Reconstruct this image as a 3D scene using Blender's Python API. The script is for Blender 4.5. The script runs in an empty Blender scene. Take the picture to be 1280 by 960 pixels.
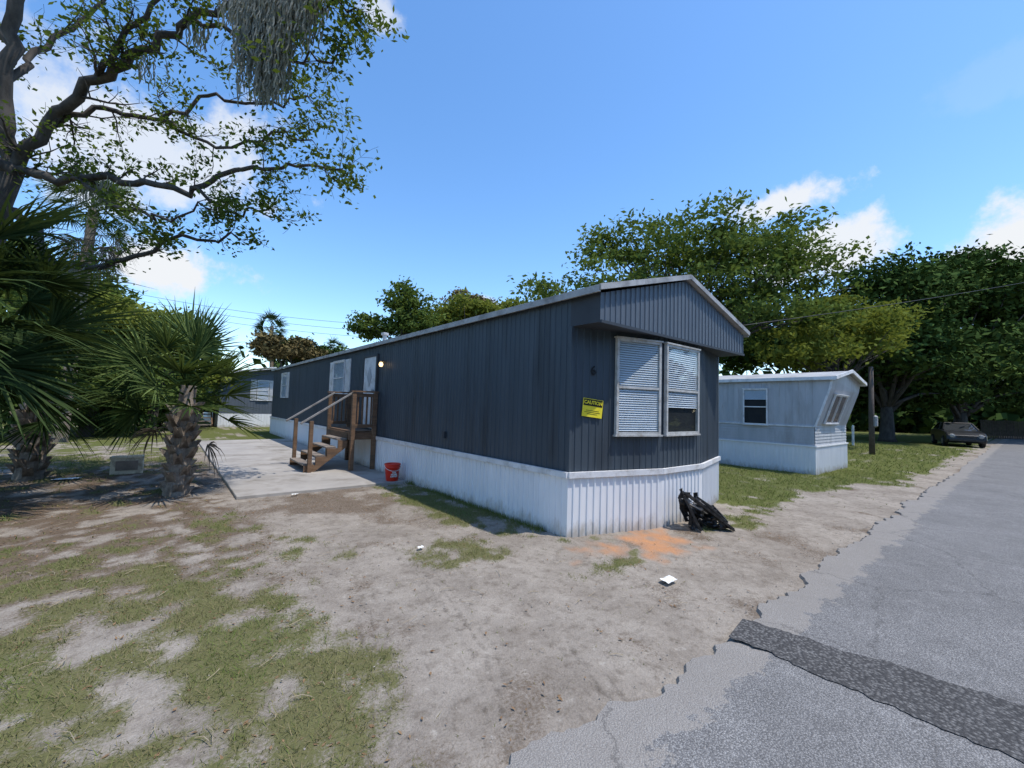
import bpy, math, random
import numpy as np
from mathutils import Vector, Matrix, noise
random.seed(7); RNG=np.random.default_rng(11)
scene=bpy.context.scene
COL=scene.collection
V=Vector
# ------------------------------------------------------------------ frame
# world: X along the street, Y along the long side of the home, origin at the home's street corner
PSI=.8858; SP,CP=math.sin(PSI),math.cos(PSI)
CAM=V((-3.95,-3.66,1.6))
R0=V((SP,-CP,0)); F0=V((CP,SP,0)); UP=V((0,0,1))
def site(r,d,z=0.0):
    return CAM+R0*r+F0*d+V((0,0,z-CAM.z))
def pixel_to_site(a,b,d):
    """image pixel coordinates a, b at forward distance d -> metres on site"""
    x=(a-640)/526.; y=(480-b)/526.  # pixel offset from image centre over focal length
    lx=x-.03*y; up=y+.03*x
    fw=math.cos(.0545)-up*math.sin(.0545); zz=math.sin(.0545)+up*math.cos(.0545)
    return site(d*lx/fw,d,1.6+d*zz/fw)
# ------------------------------------------------------------------ materials
def new_mat(name):
    m=bpy.data.materials.new(name); m.use_nodes=True
    nt=m.node_tree; nt.nodes.clear()
    out=nt.nodes.new('ShaderNodeOutputMaterial')
    return m,nt,out
def N(nt,t,**k):
    n=nt.nodes.new('ShaderNode'+t)
    for a,b in k.items(): setattr(n,a,b)
    return n
def L(nt,a,b): nt.links.new(a,b)
def noise_node(nt,scale,detail=4,rough=.6,vec=None,stretch=None):
    tc=N(nt,'TexCoord'); n=N(nt,'TexNoise'); n.inputs['Scale'].default_value=scale
    n.inputs['Detail'].default_value=detail; n.inputs['Roughness'].default_value=rough
    if stretch:
        mp=N(nt,'Mapping'); mp.inputs['Scale'].default_value=stretch
        L(nt,tc.outputs['Object'],mp.inputs['Vector']); L(nt,mp.outputs[0],n.inputs['Vector'])
    else: L(nt,tc.outputs['Object'],n.inputs['Vector'])
    return n
def ramp(nt,src,stops):
    r=N(nt,'ValToRGB'); e=r.color_ramp.elements
    while len(e)<len(stops): e.new(.5)
    for el,(p,c) in zip(e,stops):
        el.position=p; el.color=(c[0],c[1],c[2],1) if hasattr(c,'__len__') else (c,c,c,1)
    L(nt,src,r.inputs[0]); return r
def math_(nt,op,a,b=None,c=None):
    m=N(nt,'Math',operation=op)
    for i,s in enumerate((a,b,c)):
        if s is None: continue
        if isinstance(s,(int,float)): m.inputs[i].default_value=s
        else: L(nt,s,m.inputs[i])
    return m.outputs[0]
def mixc(nt,fac,a,b,mode='MIX'):
    m=N(nt,'Mix',data_type='RGBA',blend_type=mode)
    for i,s in ((0,fac),(6,a),(7,b)):
        if isinstance(s,(int,float)): m.inputs[i].default_value=s
        elif isinstance(s,tuple): m.inputs[i].default_value=(s[0],s[1],s[2],1)
        else: L(nt,s,m.inputs[i])
    return m.outputs[2]
def surf(name,c1,c2,scale=3,rough=.6,stretch=None,bump=0,bscale=60,metal=0,spec=.4,dirt=None,dscale=1.2,dlo=.5,dhi=.72):
    m,nt,out=new_mat(name); p=N(nt,'BsdfPrincipled')
    n=noise_node(nt,scale,4,.65,stretch=stretch); r=ramp(nt,n.outputs[0],[(.3,c1),(.7,c2)])
    col=r.outputs[0]
    if dirt:
        n2=noise_node(nt,dscale,4,.7,stretch=stretch); rr=ramp(nt,n2.outputs[0],[(dlo,0.),(dhi,1.)])
        col=mixc(nt,rr.outputs[0],col,dirt)
    L(nt,col,p.inputs['Base Color'])
    p.inputs['Roughness'].default_value=rough; p.inputs['Metallic'].default_value=metal
    p.inputs['Specular IOR Level'].default_value=spec
    if bump:
        b=noise_node(nt,bscale,4,.7); bn=N(nt,'Bump'); bn.inputs['Strength'].default_value=bump; bn.inputs['Distance'].default_value=.01
        L(nt,b.outputs[0],bn.inputs['Height']); L(nt,bn.outputs[0],p.inputs['Normal'])
    L(nt,p.outputs[0],out.inputs[0]); return m
M={}
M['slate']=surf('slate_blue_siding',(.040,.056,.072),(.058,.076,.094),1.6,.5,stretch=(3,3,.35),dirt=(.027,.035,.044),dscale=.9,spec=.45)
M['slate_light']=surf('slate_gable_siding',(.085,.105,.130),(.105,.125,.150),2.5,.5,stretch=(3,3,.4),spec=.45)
M['slate_dark']=surf('slate_soffit',(.03,.036,.045),(.045,.053,.063),3,.6)
def skirtm():
    m,nt,out=new_mat('white_vinyl'); p=N(nt,'BsdfPrincipled'); p.inputs['Roughness'].default_value=.45
    n=noise_node(nt,2,4,.6,stretch=(2,2,.5)); c=ramp(nt,n.outputs[0],[(.3,(.70,.72,.74)),(.7,(.80,.81,.82))]).outputs[0]
    tc=N(nt,'TexCoord'); s=N(nt,'SeparateXYZ'); L(nt,tc.outputs['Object'],s.inputs[0])
    n2=noise_node(nt,5,5,.75,stretch=(1.5,1.5,.6)); h=math_(nt,'SUBTRACT',n2.outputs[0],math_(nt,'MULTIPLY',s.outputs[2],2.0))
    f=ramp(nt,h,[(.15,0.),(.5,.8)]).outputs[0]
    c=mixc(nt,f,c,(.40,.36,.30)); L(nt,c,p.inputs['Base Color']); L(nt,p.outputs[0],out.inputs[0]); return m
M['white']=skirtm()
M['trim']=surf('trim_white',(.60,.61,.62),(.74,.74,.74),6,.5,dirt=(.42,.41,.39),dscale=4)
M['winframe']=surf('window_frame',(.38,.38,.36),(.56,.56,.54),9,.5,dirt=(.26,.23,.19),dscale=7)
M['rooftrim']=surf('roof_edge_metal',(.28,.28,.28),(.43,.43,.42),5,.5,dirt=(.15,.14,.13),dscale=3)
M['roof']=surf('roof_metal',(.38,.39,.40),(.5,.5,.5),3,.45,dirt=(.25,.24,.22))
M['blind']=surf('blinds',(.74,.76,.78),(.82,.83,.84),4,.6)
M['dark']=surf('dark_interior',(.10,.10,.105),(.14,.14,.145),4,.8)
M['black_int']=surf('black_interior',(.012,.013,.015),(.02,.021,.023),4,.8)
M['wood']=surf('deck_wood',(.12,.068,.038),(.21,.13,.075),5,.75,stretch=(1,1,6),dirt=(.09,.06,.04),bump=.3)
M['woodgrey']=surf('grey_tread_wood',(.16,.13,.105),(.26,.22,.18),6,.8,bump=.3)
M['pipe']=surf('handrail_paint',(.20,.19,.18),(.30,.29,.27),8,.6,dirt=(.14,.12,.10),dscale=9)
M['concrete']=surf('concrete',(.28,.26,.235),(.39,.365,.33),.9,.85,dirt=(.18,.16,.13),dscale=1.1,bump=.25,bscale=90)
M['gravel']=surf('gravel',(.24,.21,.18),(.38,.35,.31),30,.9)
M['greyside']=surf('grey_siding',(.36,.38,.40),(.46,.47,.49),2,.5,stretch=(2,2,.5),dirt=(.30,.30,.30))
M['red']=surf('bucket_plastic',(.60,.028,.012),(.68,.038,.016),5,.4)
M['blackplastic']=surf('black_plastic',(.012,.012,.013),(.035,.034,.034),9,.42,dirt=(.09,.08,.07),dscale=14)
M['yellow']=surf('sign_yellow',(.80,.66,.03),(.85,.72,.05),5,.5)
M['black']=surf('sign_black',(.004,.004,.004),(.006,.006,.006),5,.6)
M['paper']=surf('paper',(.65,.65,.62),(.78,.78,.75),20,.8)
M['cream']=surf('cream_box',(.58,.53,.40),(.70,.65,.50),8,.6,dirt=(.3,.26,.18),dscale=6)
M['bark']=surf('oak_bark',(.030,.026,.022),(.085,.074,.062),7,.9,stretch=(1,1,.4),bump=.8,bscale=30)
M['palmtrunk']=surf('palm_boots',(.12,.09,.065),(.33,.28,.22),9,.9,bump=.6,bscale=40)
M['pole']=surf('pole_wood',(.07,.055,.045),(.12,.10,.085),5,.9)
M['carpaint']=surf('car_paint',(.010,.011,.013),(.016,.018,.021),3,.3,spec=.4)
M['tyre']=surf('tyre_rubber',(.012,.012,.012),(.02,.02,.02),8,.8)
M['chrome']=surf('metal',(.3,.3,.3),(.4,.4,.4),8,.4,metal=.6)
M['wire']=surf('wire',(.02,.02,.02),(.03,.03,.03),8,.6)
M['litter']=surf('leaf_litter',(.12,.062,.028),(.26,.17,.09),40,.9)
M['twig']=surf('straw',(.28,.22,.14),(.40,.34,.24),40,.9)
M['brass']=surf('lamp_body',(.06,.05,.04),(.1,.09,.07),8,.4)
def glassm():
    m,nt,out=new_mat('window_glass'); t=N(nt,'BsdfTransparent'); g=N(nt,'BsdfGlossy'); g.inputs['Roughness'].default_value=.03
    t.inputs[0].default_value=(.88,.92,.94,1); mx=N(nt,'MixShader'); lw=N(nt,'LayerWeight'); lw.inputs[0].default_value=.25
    nn=noise_node(nt,3,3,.6); L(nt,math_(nt,'MULTIPLY',math_(nt,'MULTIPLY_ADD',lw.outputs['Facing'],.35,.06),ramp(nt,nn.outputs[0],[(.35,.6),(.65,1.)]).outputs[0]),mx.inputs[0])
    L(nt,t.outputs[0],mx.inputs[1]); L(nt,g.outputs[0],mx.inputs[2]); L(nt,mx.outputs[0],out.inputs[0]); return m
M['glass']=glassm()
def lampm():
    m,nt,out=new_mat('lit_bulb'); e=N(nt,'Emission'); e.inputs[1].default_value=3.
    n=noise_node(nt,5); L(nt,ramp(nt,n.outputs[0],[(0,(1,.66,.30)),(1,(1,.74,.38))]).outputs[0],e.inputs[0])
    L(nt,e.outputs[0],out.inputs[0]); return m
M['lamp']=lampm()
def leafm(name,dark,light,trans=.35):
    m,nt,out=new_mat(name); a=N(nt,'Attribute',attribute_name='tint')
    r=ramp(nt,a.outputs['Fac'],[(0,dark),(1,light)])
    d=N(nt,'BsdfDiffuse'); L(nt,r.outputs[0],d.inputs['Color'])
    if trans:
        t=N(nt,'BsdfTranslucent'); mx=N(nt,'MixShader'); mx.inputs[0].default_value=trans
        tr=mixc(nt,.5,r.outputs[0],(light[0]*1.4,light[1]*1.4,light[2]*.6)); L(nt,tr,t.inputs[0])
        L(nt,d.outputs[0],mx.inputs[1]); L(nt,t.outputs[0],mx.inputs[2]); L(nt,mx.outputs[0],out.inputs[0])
    else: L(nt,d.outputs[0],out.inputs[0])
    return m
M['leaf_oak']=leafm('oak_leaves',(.038,.062,.015),(.115,.155,.034),.4)
M['leaf_a']=leafm('camphor_leaves',(.048,.080,.021),(.135,.182,.050),.28)
M['leaf_y']=leafm('yellowgreen_leaves',(.085,.112,.022),(.20,.225,.052),.3)
M['leaf_d']=leafm('dark_oak_leaves',(.024,.045,.014),(.092,.14,.038),0)
M['leaf_r']=leafm('rusty_leaves',(.09,.07,.035),(.17,.14,.06),0)
M['leaf_p']=leafm('palm_leaves',(.028,.052,.017),(.18,.24,.08),.15)
M['leaf_pd']=leafm('dark_palm_leaves',(.014,.030,.011),(.085,.125,.048),.15)
M['deadfrond']=leafm('dead_fronds',(.12,.10,.075),(.25,.22,.17),0)
M['moss']=leafm('spanish_moss',(.11,.11,.095),(.26,.26,.225),.25)
M['grass']=leafm('grass_blades',(.27,.22,.125),(.13,.18,.045),.2)
# ------------------------------------------------------------------ mesh helpers
def link(o,parent=None):
    COL.objects.link(o)
    if parent is not None:
        o.parent=parent; o.matrix_parent_inverse=Matrix.Translation(-parent.location)
    return o
def thing(name,loc,label,cat,group=None):
    e=bpy.data.objects.new(name,None); e.location=V(loc); e.empty_display_size=.3
    e['label']=label; e['category']=cat
    if group: e['group']=group
    COL.objects.link(e); return e
class B:
    def __init__(s): s.v=[];s.f=[];s.m=[]
    def add(s,vs,fs,mi=0):
        o=len(s.v); s.v+= [tuple(x) for x in vs]; s.f+=[tuple(i+o for i in f) for f in fs]; s.m+=[mi]*len(fs)
    def box(s,lo,hi,mi=0):
        x0,y0,z0=lo;x1,y1,z1=hi
        s.add([(x0,y0,z0),(x1,y0,z0),(x1,y1,z0),(x0,y1,z0),(x0,y0,z1),(x1,y0,z1),(x1,y1,z1),(x0,y1,z1)],
              [(0,3,2,1),(4,5,6,7),(0,1,5,4),(1,2,6,5),(2,3,7,6),(3,0,4,7)],mi)
    def beam(s,a,b,w,h,up=UP,mi=0):
        a=V(a);b=V(b);d=(b-a).normalized(); sd=d.cross(V(up))
        if sd.length<1e-4: sd=d.cross(V((1,0,0)))
        sd.normalize(); u=sd.cross(d).normalized()
        vs=[p+sd*i*w/2+u*j*h/2 for p in (a,b) for i,j in ((-1,-1),(1,-1),(1,1),(-1,1))]
        s.add(vs,[(0,1,2,3),(7,6,5,4),(0,4,5,1),(1,5,6,2),(2,6,7,3),(3,7,4,0)],mi)
    def tube(s,pts,rad,n=8,mi=0,cap=True):
        pts=[V(p) for p in pts]; vs=[];fs=[]
        prev=None
        for i,p in enumerate(pts):
            d=(pts[min(i+1,len(pts)-1)]-pts[max(i-1,0)]).normalized()
            if prev is None:
                a=d.cross(V((0,0,1))); a=a if a.length>1e-3 else d.cross(V((1,0,0)))
            else: a=prev-d*prev.dot(d)
            a.normalize(); prev=a; b=d.cross(a)
            r=rad[i] if hasattr(rad,'__len__') else rad
            for k in range(n):
                t=2*math.pi*k/n; vs.append(p+(a*math.cos(t)+b*math.sin(t))*r)
        for i in range(len(pts)-1):
            for k in range(n):
                fs.append((i*n+k,i*n+(k+1)%n,(i+1)*n+(k+1)%n,(i+1)*n+k))
        if cap: fs.append(tuple(range(n))[::-1]); fs.append(tuple((len(pts)-1)*n+k for k in range(n)))
        s.add(vs,fs,mi)
    def obj(s,name,mats,parent=None,smooth=False,bevel=0,label=None):
        me=bpy.data.meshes.new(name); me.from_pydata(s.v,[],s.f)
        for m in (mats if isinstance(mats,(list,tuple)) else [mats]): me.materials.append(m)
        me.polygons.foreach_set('material_index',s.m)
        if smooth: me.polygons.foreach_set('use_smooth',[True]*len(me.polygons))
        me.update(); o=bpy.data.objects.new(name,me); link(o,parent)
        if bevel:
            b=o.modifiers.new('bevel','BEVEL'); b.width=bevel; b.segments=2; b.limit_method='ANGLE'
        if label: o['label']=label
        return o
def quads_obj(name,P,mat,parent=None,tint=None):
    n,k=P.shape[:2]
    me=bpy.data.meshes.new(name); me.vertices.add(n*k); me.vertices.foreach_set('co',P.reshape(-1).astype(np.float32))
    me.loops.add(n*k); me.loops.foreach_set('vertex_index',np.arange(n*k,dtype=np.int32))
    me.polygons.add(n); me.polygons.foreach_set('loop_start',np.arange(0,n*k,k,dtype=np.int32))
    me.polygons.foreach_set('loop_total',np.full(n,k,dtype=np.int32))
    me.materials.append(mat); me.update(calc_edges=True)
    if tint is not None:
        a=me.attributes.new('tint','FLOAT','FACE'); a.data.foreach_set('value',tint.astype(np.float32))
    o=bpy.data.objects.new(name,me); link(o,parent); return o
def leaves(C,size,flat=.5,aspect=.5):
    n=len(C)
    nrm=RNG.normal(size=(n,3)); nrm[:,2]=np.abs(nrm[:,2])+flat; nrm/=np.linalg.norm(nrm,axis=1)[:,None]
    a=RNG.normal(size=(n,3)); a-=nrm*np.sum(a*nrm,axis=1)[:,None]; a/=np.linalg.norm(a,axis=1)[:,None]
    b=np.cross(nrm,a); s=(size*RNG.uniform(.6,1.35,size=n))[:,None]
    a=a*s; b=b*s*aspect
    return np.stack([C-a,C-b*.9+a*.1,C+a,C+b*.9+a*.1],axis=1)
def ribbed(b,p0,p1,z0,z1,n,pitch=.1,rib=.03,depth=.012,mi=0):
    p0=V((p0[0],p0[1],0));p1=V((p1[0],p1[1],0)); Ln=(p1-p0).length; d=(p1-p0)/Ln; n=V((n[0],n[1],0)).normalized()
    s=[0.];o=[0.]; t=0
    while t<Ln-pitch:
        for q,oo in ((pitch-rib,0),(pitch-rib+.006,depth),(pitch-.006,depth),(pitch,0)):
            s.append(t+q);o.append(oo)
        t+=pitch
    s.append(Ln);o.append(0.)
    f0=z0 if callable(z0) else (lambda q:z0); f1=z1 if callable(z1) else (lambda q:z1)
    vs=[];fs=[]
    for q,oo in zip(s,o):
        p=p0+d*q+n*oo; vs+=[(p.x,p.y,f0(q)),(p.x,p.y,f1(q))]
    flip=(d.cross(UP)).dot(n)<0
    for i in range(len(s)-1):
        f=(2*i,2*i+2,2*i+3,2*i+1); fs.append(f[::-1] if flip else f)
    b.add(vs,fs,mi)
def text_mesh(name,s,size,origin,ux,uy,mat,parent,ext=.002,ax='CENTER',bold=0):
    cu=bpy.data.curves.new('t','FONT'); cu.body=s; cu.size=size; cu.align_x=ax; cu.align_y='CENTER'; cu.extrude=ext; cu.offset=bold
    t=bpy.data.objects.new('t',cu); COL.objects.link(t)
    dg=bpy.context.evaluated_depsgraph_get(); me=bpy.data.meshes.new_from_object(t.evaluated_get(dg))
    bpy.data.objects.remove(t); ux=V(ux).normalized();uy=V(uy).normalized();uz=ux.cross(uy)
    mt=Matrix(((ux.x,uy.x,uz.x,origin[0]),(ux.y,uy.y,uz.y,origin[1]),(ux.z,uy.z,uz.z,origin[2]),(0,0,0,1)))
    me.transform(mt); me.materials.clear(); me.materials.append(mat)
    o=bpy.data.objects.new(name,me); link(o,parent); return o
# ------------------------------------------------------------------ window unit
def window(parent,org,ux,n,w,h,blind=True,rail=True,vert=0,shutter=0,framemat='winframe',half=False,back='dark',up=UP):
    org=V(org);ux=V(ux).normalized();n=V(n).normalized()
    def bx(b,x0,x1,z0,z1,d0,d1,mi=0):
        vs=[org+ux*x+up*z+n*d for d in (d0,d1) for x,z in ((x0,z0),(x1,z0),(x1,z1),(x0,z1))]
        b.add(vs,[(0,1,2,3),(7,6,5,4),(0,4,5,1),(1,5,6,2),(2,6,7,3),(3,7,4,0)],mi)
    b=B(); bx(b,.01,w-.01,.01,h-.01,.014,.018); W=b.obj('window',M[back],parent)
    t=.036
    b=B(); bx(b,0,t,0,h,.012,.062); bx(b,w-t,w,0,h,.012,.062); bx(b,t,w-t,0,t,.012,.060); bx(b,t,w-t,h-t,h,.012,.060)
    bx(b,-.02,w+.02,h,h+.02,.012,.075); bx(b,-.02,w+.02,-.022,0,.012,.075)
    if rail: bx(b,t,w-t,h*.48,h*.48+.032,.014,.058)
    for i in range(vert): 
        x=w*(i+1)/(vert+1); bx(b,x-.015,x+.015,t,h-t,.013,.057)
    fr=b.obj('frame',M[framemat],W)
    b=B(); e_=t*.8
    q=[org+ux*x+up*z+n*.053 for x,z in ((e_,e_),(w-e_,e_),(w-e_,h-e_),(e_,h-e_))]
    f=(0,1,2,3)
    if (q[1]-q[0]).cross(q[2]-q[1]).dot(n)<0: f=f[::-1]
    b.add(q,[f]); b.obj('glass',M['glass'],W)
    if blind:
        b=B(); z=t+.015; top=h-t-.01
        if half: z=h*half
        while z<top:
            vs=[org+ux*x+up*zz+n*d for x,zz,d in ((t,z,.044),(w-t,z,.044),(w-t,z+.027,.024),(t,z+.027,.024))]
            b.add(vs,[(0,1,2,3)]); z+=.031
        b.obj('blinds',M['blind'],W)
    if shutter:
        for x0 in (-shutter-.03,w+.03):
            b=B(); bx(b,x0,x0+shutter,-.02,h+.02,.012,.035)
            z=.05
            while z<h-.05: bx(b,x0+.03,x0+shutter-.03,z,z+.02,.036,.045); z+=.045
            b.obj('shutter',M['trim'],W)
    return W
# ------------------------------------------------------------------ MAIN HOME
W,LEN=4.0,19.5; SK=.775; EV=3.03; PK=3.60; OV=.455; GB=2.65
home=thing('mobile_home',(0,0,0),'long slate-blue mobile home with white ribbed skirting and bow window','mobile home')
bow=[(0,0),(1.44,-.39),(2.56,-.39),(4.0,0)]
nrm=lambda a,b: (V((b[1]-a[1],-(b[0]-a[0]),0))).normalized()
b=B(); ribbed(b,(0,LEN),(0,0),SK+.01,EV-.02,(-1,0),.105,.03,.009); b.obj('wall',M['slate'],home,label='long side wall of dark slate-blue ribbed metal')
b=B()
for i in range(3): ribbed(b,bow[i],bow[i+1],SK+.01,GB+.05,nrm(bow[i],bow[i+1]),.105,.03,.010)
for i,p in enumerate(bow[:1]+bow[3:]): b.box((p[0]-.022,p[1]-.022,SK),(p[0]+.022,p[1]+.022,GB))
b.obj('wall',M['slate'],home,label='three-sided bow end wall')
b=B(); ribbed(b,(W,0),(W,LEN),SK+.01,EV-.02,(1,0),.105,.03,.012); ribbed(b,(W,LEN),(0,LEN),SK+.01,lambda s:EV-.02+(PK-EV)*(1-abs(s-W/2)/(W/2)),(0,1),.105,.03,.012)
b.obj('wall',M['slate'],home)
b=B(); SO=.03
sk=[(-SO,LEN),(-SO,-SO*.6),(1.44,-.39-SO),(2.56,-.39-SO),(W+SO,-SO*.6),(W+SO,LEN)]
for i in range(5): ribbed(b,sk[i],sk[i+1],-.03,SK-.02,nrm(sk[i],sk[i+1]),.105,.035,.014)
b.obj('skirting',M['white'],home,label='white vertical-ribbed vinyl skirting')
b=B()
for i in range(5):
    n=nrm(sk[i],sk[i+1]); a=V((*sk[i],SK-.005))+n*.012; c=V((*sk[i+1],SK-.005))+n*.012
    b.beam(a,c,.045,.075-.002*i)
b.obj('skirting_rail',M['trim'],home)
b=B(); top=lambda s:EV-.03+(PK-EV)*(1-abs(s-W/2)/(W/2))
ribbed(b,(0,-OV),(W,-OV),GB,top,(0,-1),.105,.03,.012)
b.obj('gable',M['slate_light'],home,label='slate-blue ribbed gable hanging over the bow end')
b=B(); b.add([(0,-OV,GB),(W,-OV,GB),(W,.0,GB),(0,.0,GB)],[(0,1,2,3)])
b.add([(-.001,-OV,GB),(-.001,.02,GB),(-.001,.02,EV),(-.001,-OV,EV)],[(0,1,2,3)]); b.add([(W,-OV,GB),(W,.02,GB),(W,.02,EV),(W,-OV,EV)],[(3,2,1,0)])
b.beam((-.004,-OV-.012,GB+.005),(W+.004,-OV-.012,GB+.005),.03,.035)
b.obj('soffit',M['slate_dark'],home)
b=B(); y0=-OV-.06; y1=LEN+.08
for sgn in (0,1):
    xe=-.08 if sgn==0 else W+.08; t=.05
    vs=[(xe,y0,EV),(W/2,y0,PK),(W/2,y1,PK),(xe,y1,EV)]
    b.add(vs+[(x,y,z+t) for x,y,z in vs],[(0,1,2,3),(7,6,5,4),(0,4,5,1),(2,6,7,3),(3,7,4,0)] )
b.obj('roof',M['roof'],home)
b=B()
b.beam((-.09,y0,EV-.0),(-.09,y1,EV-.0),.03,.085); b.beam((W+.09,y0,EV-.0),(W+.09,y1,EV-.0),.03,.085)
for yy in (y0-.012,):
    b.beam((-.10,yy,EV+.01),(W/2,yy,PK+.02),.025,.07); b.beam((W/2,yy+.001,PK+.02),(W+.10,yy+.001,EV+.01),.025,.07)
y=y0+1.2
while y<y1-.5: b.box((-.108,y,EV-.045),(-.1045,y+.02,EV+.045)); y+=1.22
b.obj('roof_edge_trim',M['rooftrim'],home,bevel=.004)
b=B(); b.tube([(1.0,8.5,3.3),(1.0,8.5,3.66)],.06,10); b.tube([(1.0,8.5,3.64),(1.0,8.5,3.70),(1.0,8.5,3.72)],[.11,.11,.03],10); b.obj('roof_vent',M['roof'],home)
u=V((1.44,-.39,0)).normalized(); n=nrm(bow[0],bow[1])
window(home,V((0,0,1.275))+u*.68,u,n,.765,1.29)
window(home,(1.50,-.39,1.275),(1,0,0),(0,-1,0),.93,1.29,half=.30,back='black_int')
window(home,(0,9.75,1.82),(0,-1,0),(-1,0,0),1.0,.98,shutter=.42,framemat='trim')
window(home,(0,17.2,1.72),(0,-1,0),(-1,0,0),.9,1.05,shutter=.3,framemat='trim')
b=B(); b.box((-.045,6.38,.97),(-.014,7.18,2.74)); D=b.obj('door',M['trim'],home,bevel=.004,label='white narrow entry door with diamond window')
b=B()
c=V((-.047,6.78,2.25)); vs=[c+V((0,.15,0)),c+V((0,0,.25)),c+V((0,-.15,0)),c+V((0,0,-.25))]
b.add(vs+[v+V((-.01,0,0)) for v in vs],[(0,1,2,3),(7,6,5,4),(0,4,5,1),(1,5,6,2),(2,6,7,3),(3,7,4,0)]); b.obj('window',M['greyside'],D)
b=B(); b.tube([(-.045,6.46,1.9),(-.09,6.46,1.9),(-.10,6.46,1.9)],[.02,.035,.03],10); b.obj('handle',M['chrome'],D)
b=B(); b.box((-.06,6.30,.95),(-.013,6.375,2.80)); b.box((-.06,7.185,.95),(-.013,7.26,2.80)); b.box((-.06,6.375,2.745),(-.013,7.185,2.80)); b.obj('door_frame',M['slate_dark'],home)
b=B(); b.tube([(-.012,5.9,2.58),(-.05,5.9,2.58),(-.09,5.9,2.60),(-.12,5.9,2.57)],[.05,.03,.02,.03],10); LB=b.obj('porch_light',M['brass'],home)
b=B(); b.tube([(-.12,5.9,2.56),(-.12,5.9,2.54),(-.12,5.9,2.50),(-.12,5.9,2.46),(-.12,5.9,2.45)],[.02,.04,.05,.035,.01],12); b.obj('bulb',M['lamp'],LB,smooth=True)
pn=V((.32,-.087,2.10))+n*.018
text_mesh('house_number','6',.17,pn,u,UP,M['black'],home,bold=.003)
b=B(); b.box((-.05,3.0,1.0),(-.013,3.07,1.12)); b.obj('outlet_box',M['slate_dark'],home)
# caution sign
c=V((.315,-.085,1.615))+n*.022
e=thing('caution_sign',(c.x,c.y,c.z),'yellow and black caution notice taped on the blue end wall','sign')
tilt=math.radians(-6); su=(u*math.cos(tilt)+UP*math.sin(tilt)); sv=(-u*math.sin(tilt)+UP*math.cos(tilt))
def plate(b,w,h,dz,n0,cx=0,cy=0):
    vs=[c+su*(cx+x*w/2)+sv*(cy+y*h/2)+n*d for d in (n0,n0+dz) for x,y in ((-1,-1),(1,-1),(1,1),(-1,1))]
    b.add(vs,[(0,1,2,3),(7,6,5,4),(0,4,5,1),(1,5,6,2),(2,6,7,3),(3,7,4,0)])
b=B(); plate(b,.31,.235,.003,0); b.obj('panel',M['yellow'],e)
b=B(); plate(b,.29,.085,.002,.0035,0,.068); b.obj('heading_band',M['black'],e)
text_mesh('heading_text','CAUTION',.062,c+sv*.068+n*.0065,su,sv,M['yellow'],e,.001,bold=.002)
b=B()
for i,wd in enumerate((.20,.24,.16)): plate(b,wd,.006,.001,.0036,0,-.035-.022*i)
b.obj('fine_print',M['black'],e)
# ------------------------------------------------------------------ PATIO + STEPS
b=B(); zs=.035
segs=[4.4,8.1,11.8,15.5]
for i in range(3): b.box((-3.0,segs[i]+.008,-.05),(-.06,segs[i+1]-.008,zs))
o=b.obj('patio_slab',M['concrete'],None,bevel=.012); o['kind']='structure'
st=thing('wooden_steps',(-.6,7.1,zs),'brown wooden porch steps with landing, balusters and grey handrails','steps')
DZ=.93; DX=-.62; Y0,Y1=6.28,7.95
b=B()
for i in range(5): b.box((DX+i*.116,Y0,DZ-.03),(DX+i*.116+.11,Y1,DZ))
b.box((DX-.03,Y0-.035,DZ-.2),(DX,Y1+.035,DZ-.034)); b.box((DX,Y0-.035,DZ-.2),(-.05,Y0,DZ-.034)); b.box((DX,Y1,DZ-.2),(-.05,Y1+.035,DZ-.034))
b.obj('landing',M['wood'],st)
for x,y in ((DX+.02,Y0-.085),(-.10,Y0-.085),(DX+.02,Y1+.085),(-.10,Y1+.085)):
    b=B(); b.box((x-.045,y-.045,zs),(x+.045,y+.045,DZ+.90)); b.obj('post',M['wood'],st,bevel=.004)
for y in (Y0-.085,Y1+.085):
    b=B()
    b.beam((DX-.05,y,DZ+.925),(-.04,y,DZ+.925),.12,.035); b.beam((DX+.07,y,DZ+.12),(-.15,y,DZ+.12),.04,.08)
    b.beam((DX+.07,y+.0,DZ+.84),(-.15,y+.0,DZ+.84),.04,.08)
    for i in range(4): 
        x=DX+.13+i*.105; b.box((x-.018,y+.021,DZ+.10),(x+.018,y+.052,DZ+.87))
    b.obj('railing',M['wood'],st)
nst=5; rise=(DZ-zs)/nst; run=.235
for k in range(1,nst):
    z=DZ-k*rise; x=DX-(k-1)*run
    b=B(); b.box((x-run-.02,Y0+.12,z-.035),(x-.031,Y1-.32,z)); b.obj('tread',M['woodgrey'],st,bevel=.004)
for y in (Y0+.08,Y1-.28):
    b=B(); prof=[(DX-.031,DZ-.05)]
    for k in range(1,nst):
        z=DZ-k*rise-.037; x=DX-(k-1)*run
        prof+=[(x-.031 if k==1 else x,z),(x-run,z)]
    xb=DX-(nst-1)*run; prof+=[(xb,zs),(xb+.22,zs),(DX-.031,DZ-.36)]
    vs=[(x,y,z) for x,z in prof]+[(x,y+.038,z) for x,z in prof]; m=len(prof)
    b.add(vs,[tuple(range(m)),tuple(range(2*m-1,m-1,-1))]+[(i,i+m,(i+1)%m+m,(i+1)%m) for i in range(m)])
    b.obj('stringer',M['wood'],st)
for y in (Y0+.04,Y1-.20):
    xb=DX-(nst-1)*run+.10
    b=B(); b.box((xb-.04,y-.04,zs),(xb+.04,y+.04,1.16)); b.obj('newel_post',M['wood'],st,bevel=.004)
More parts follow.
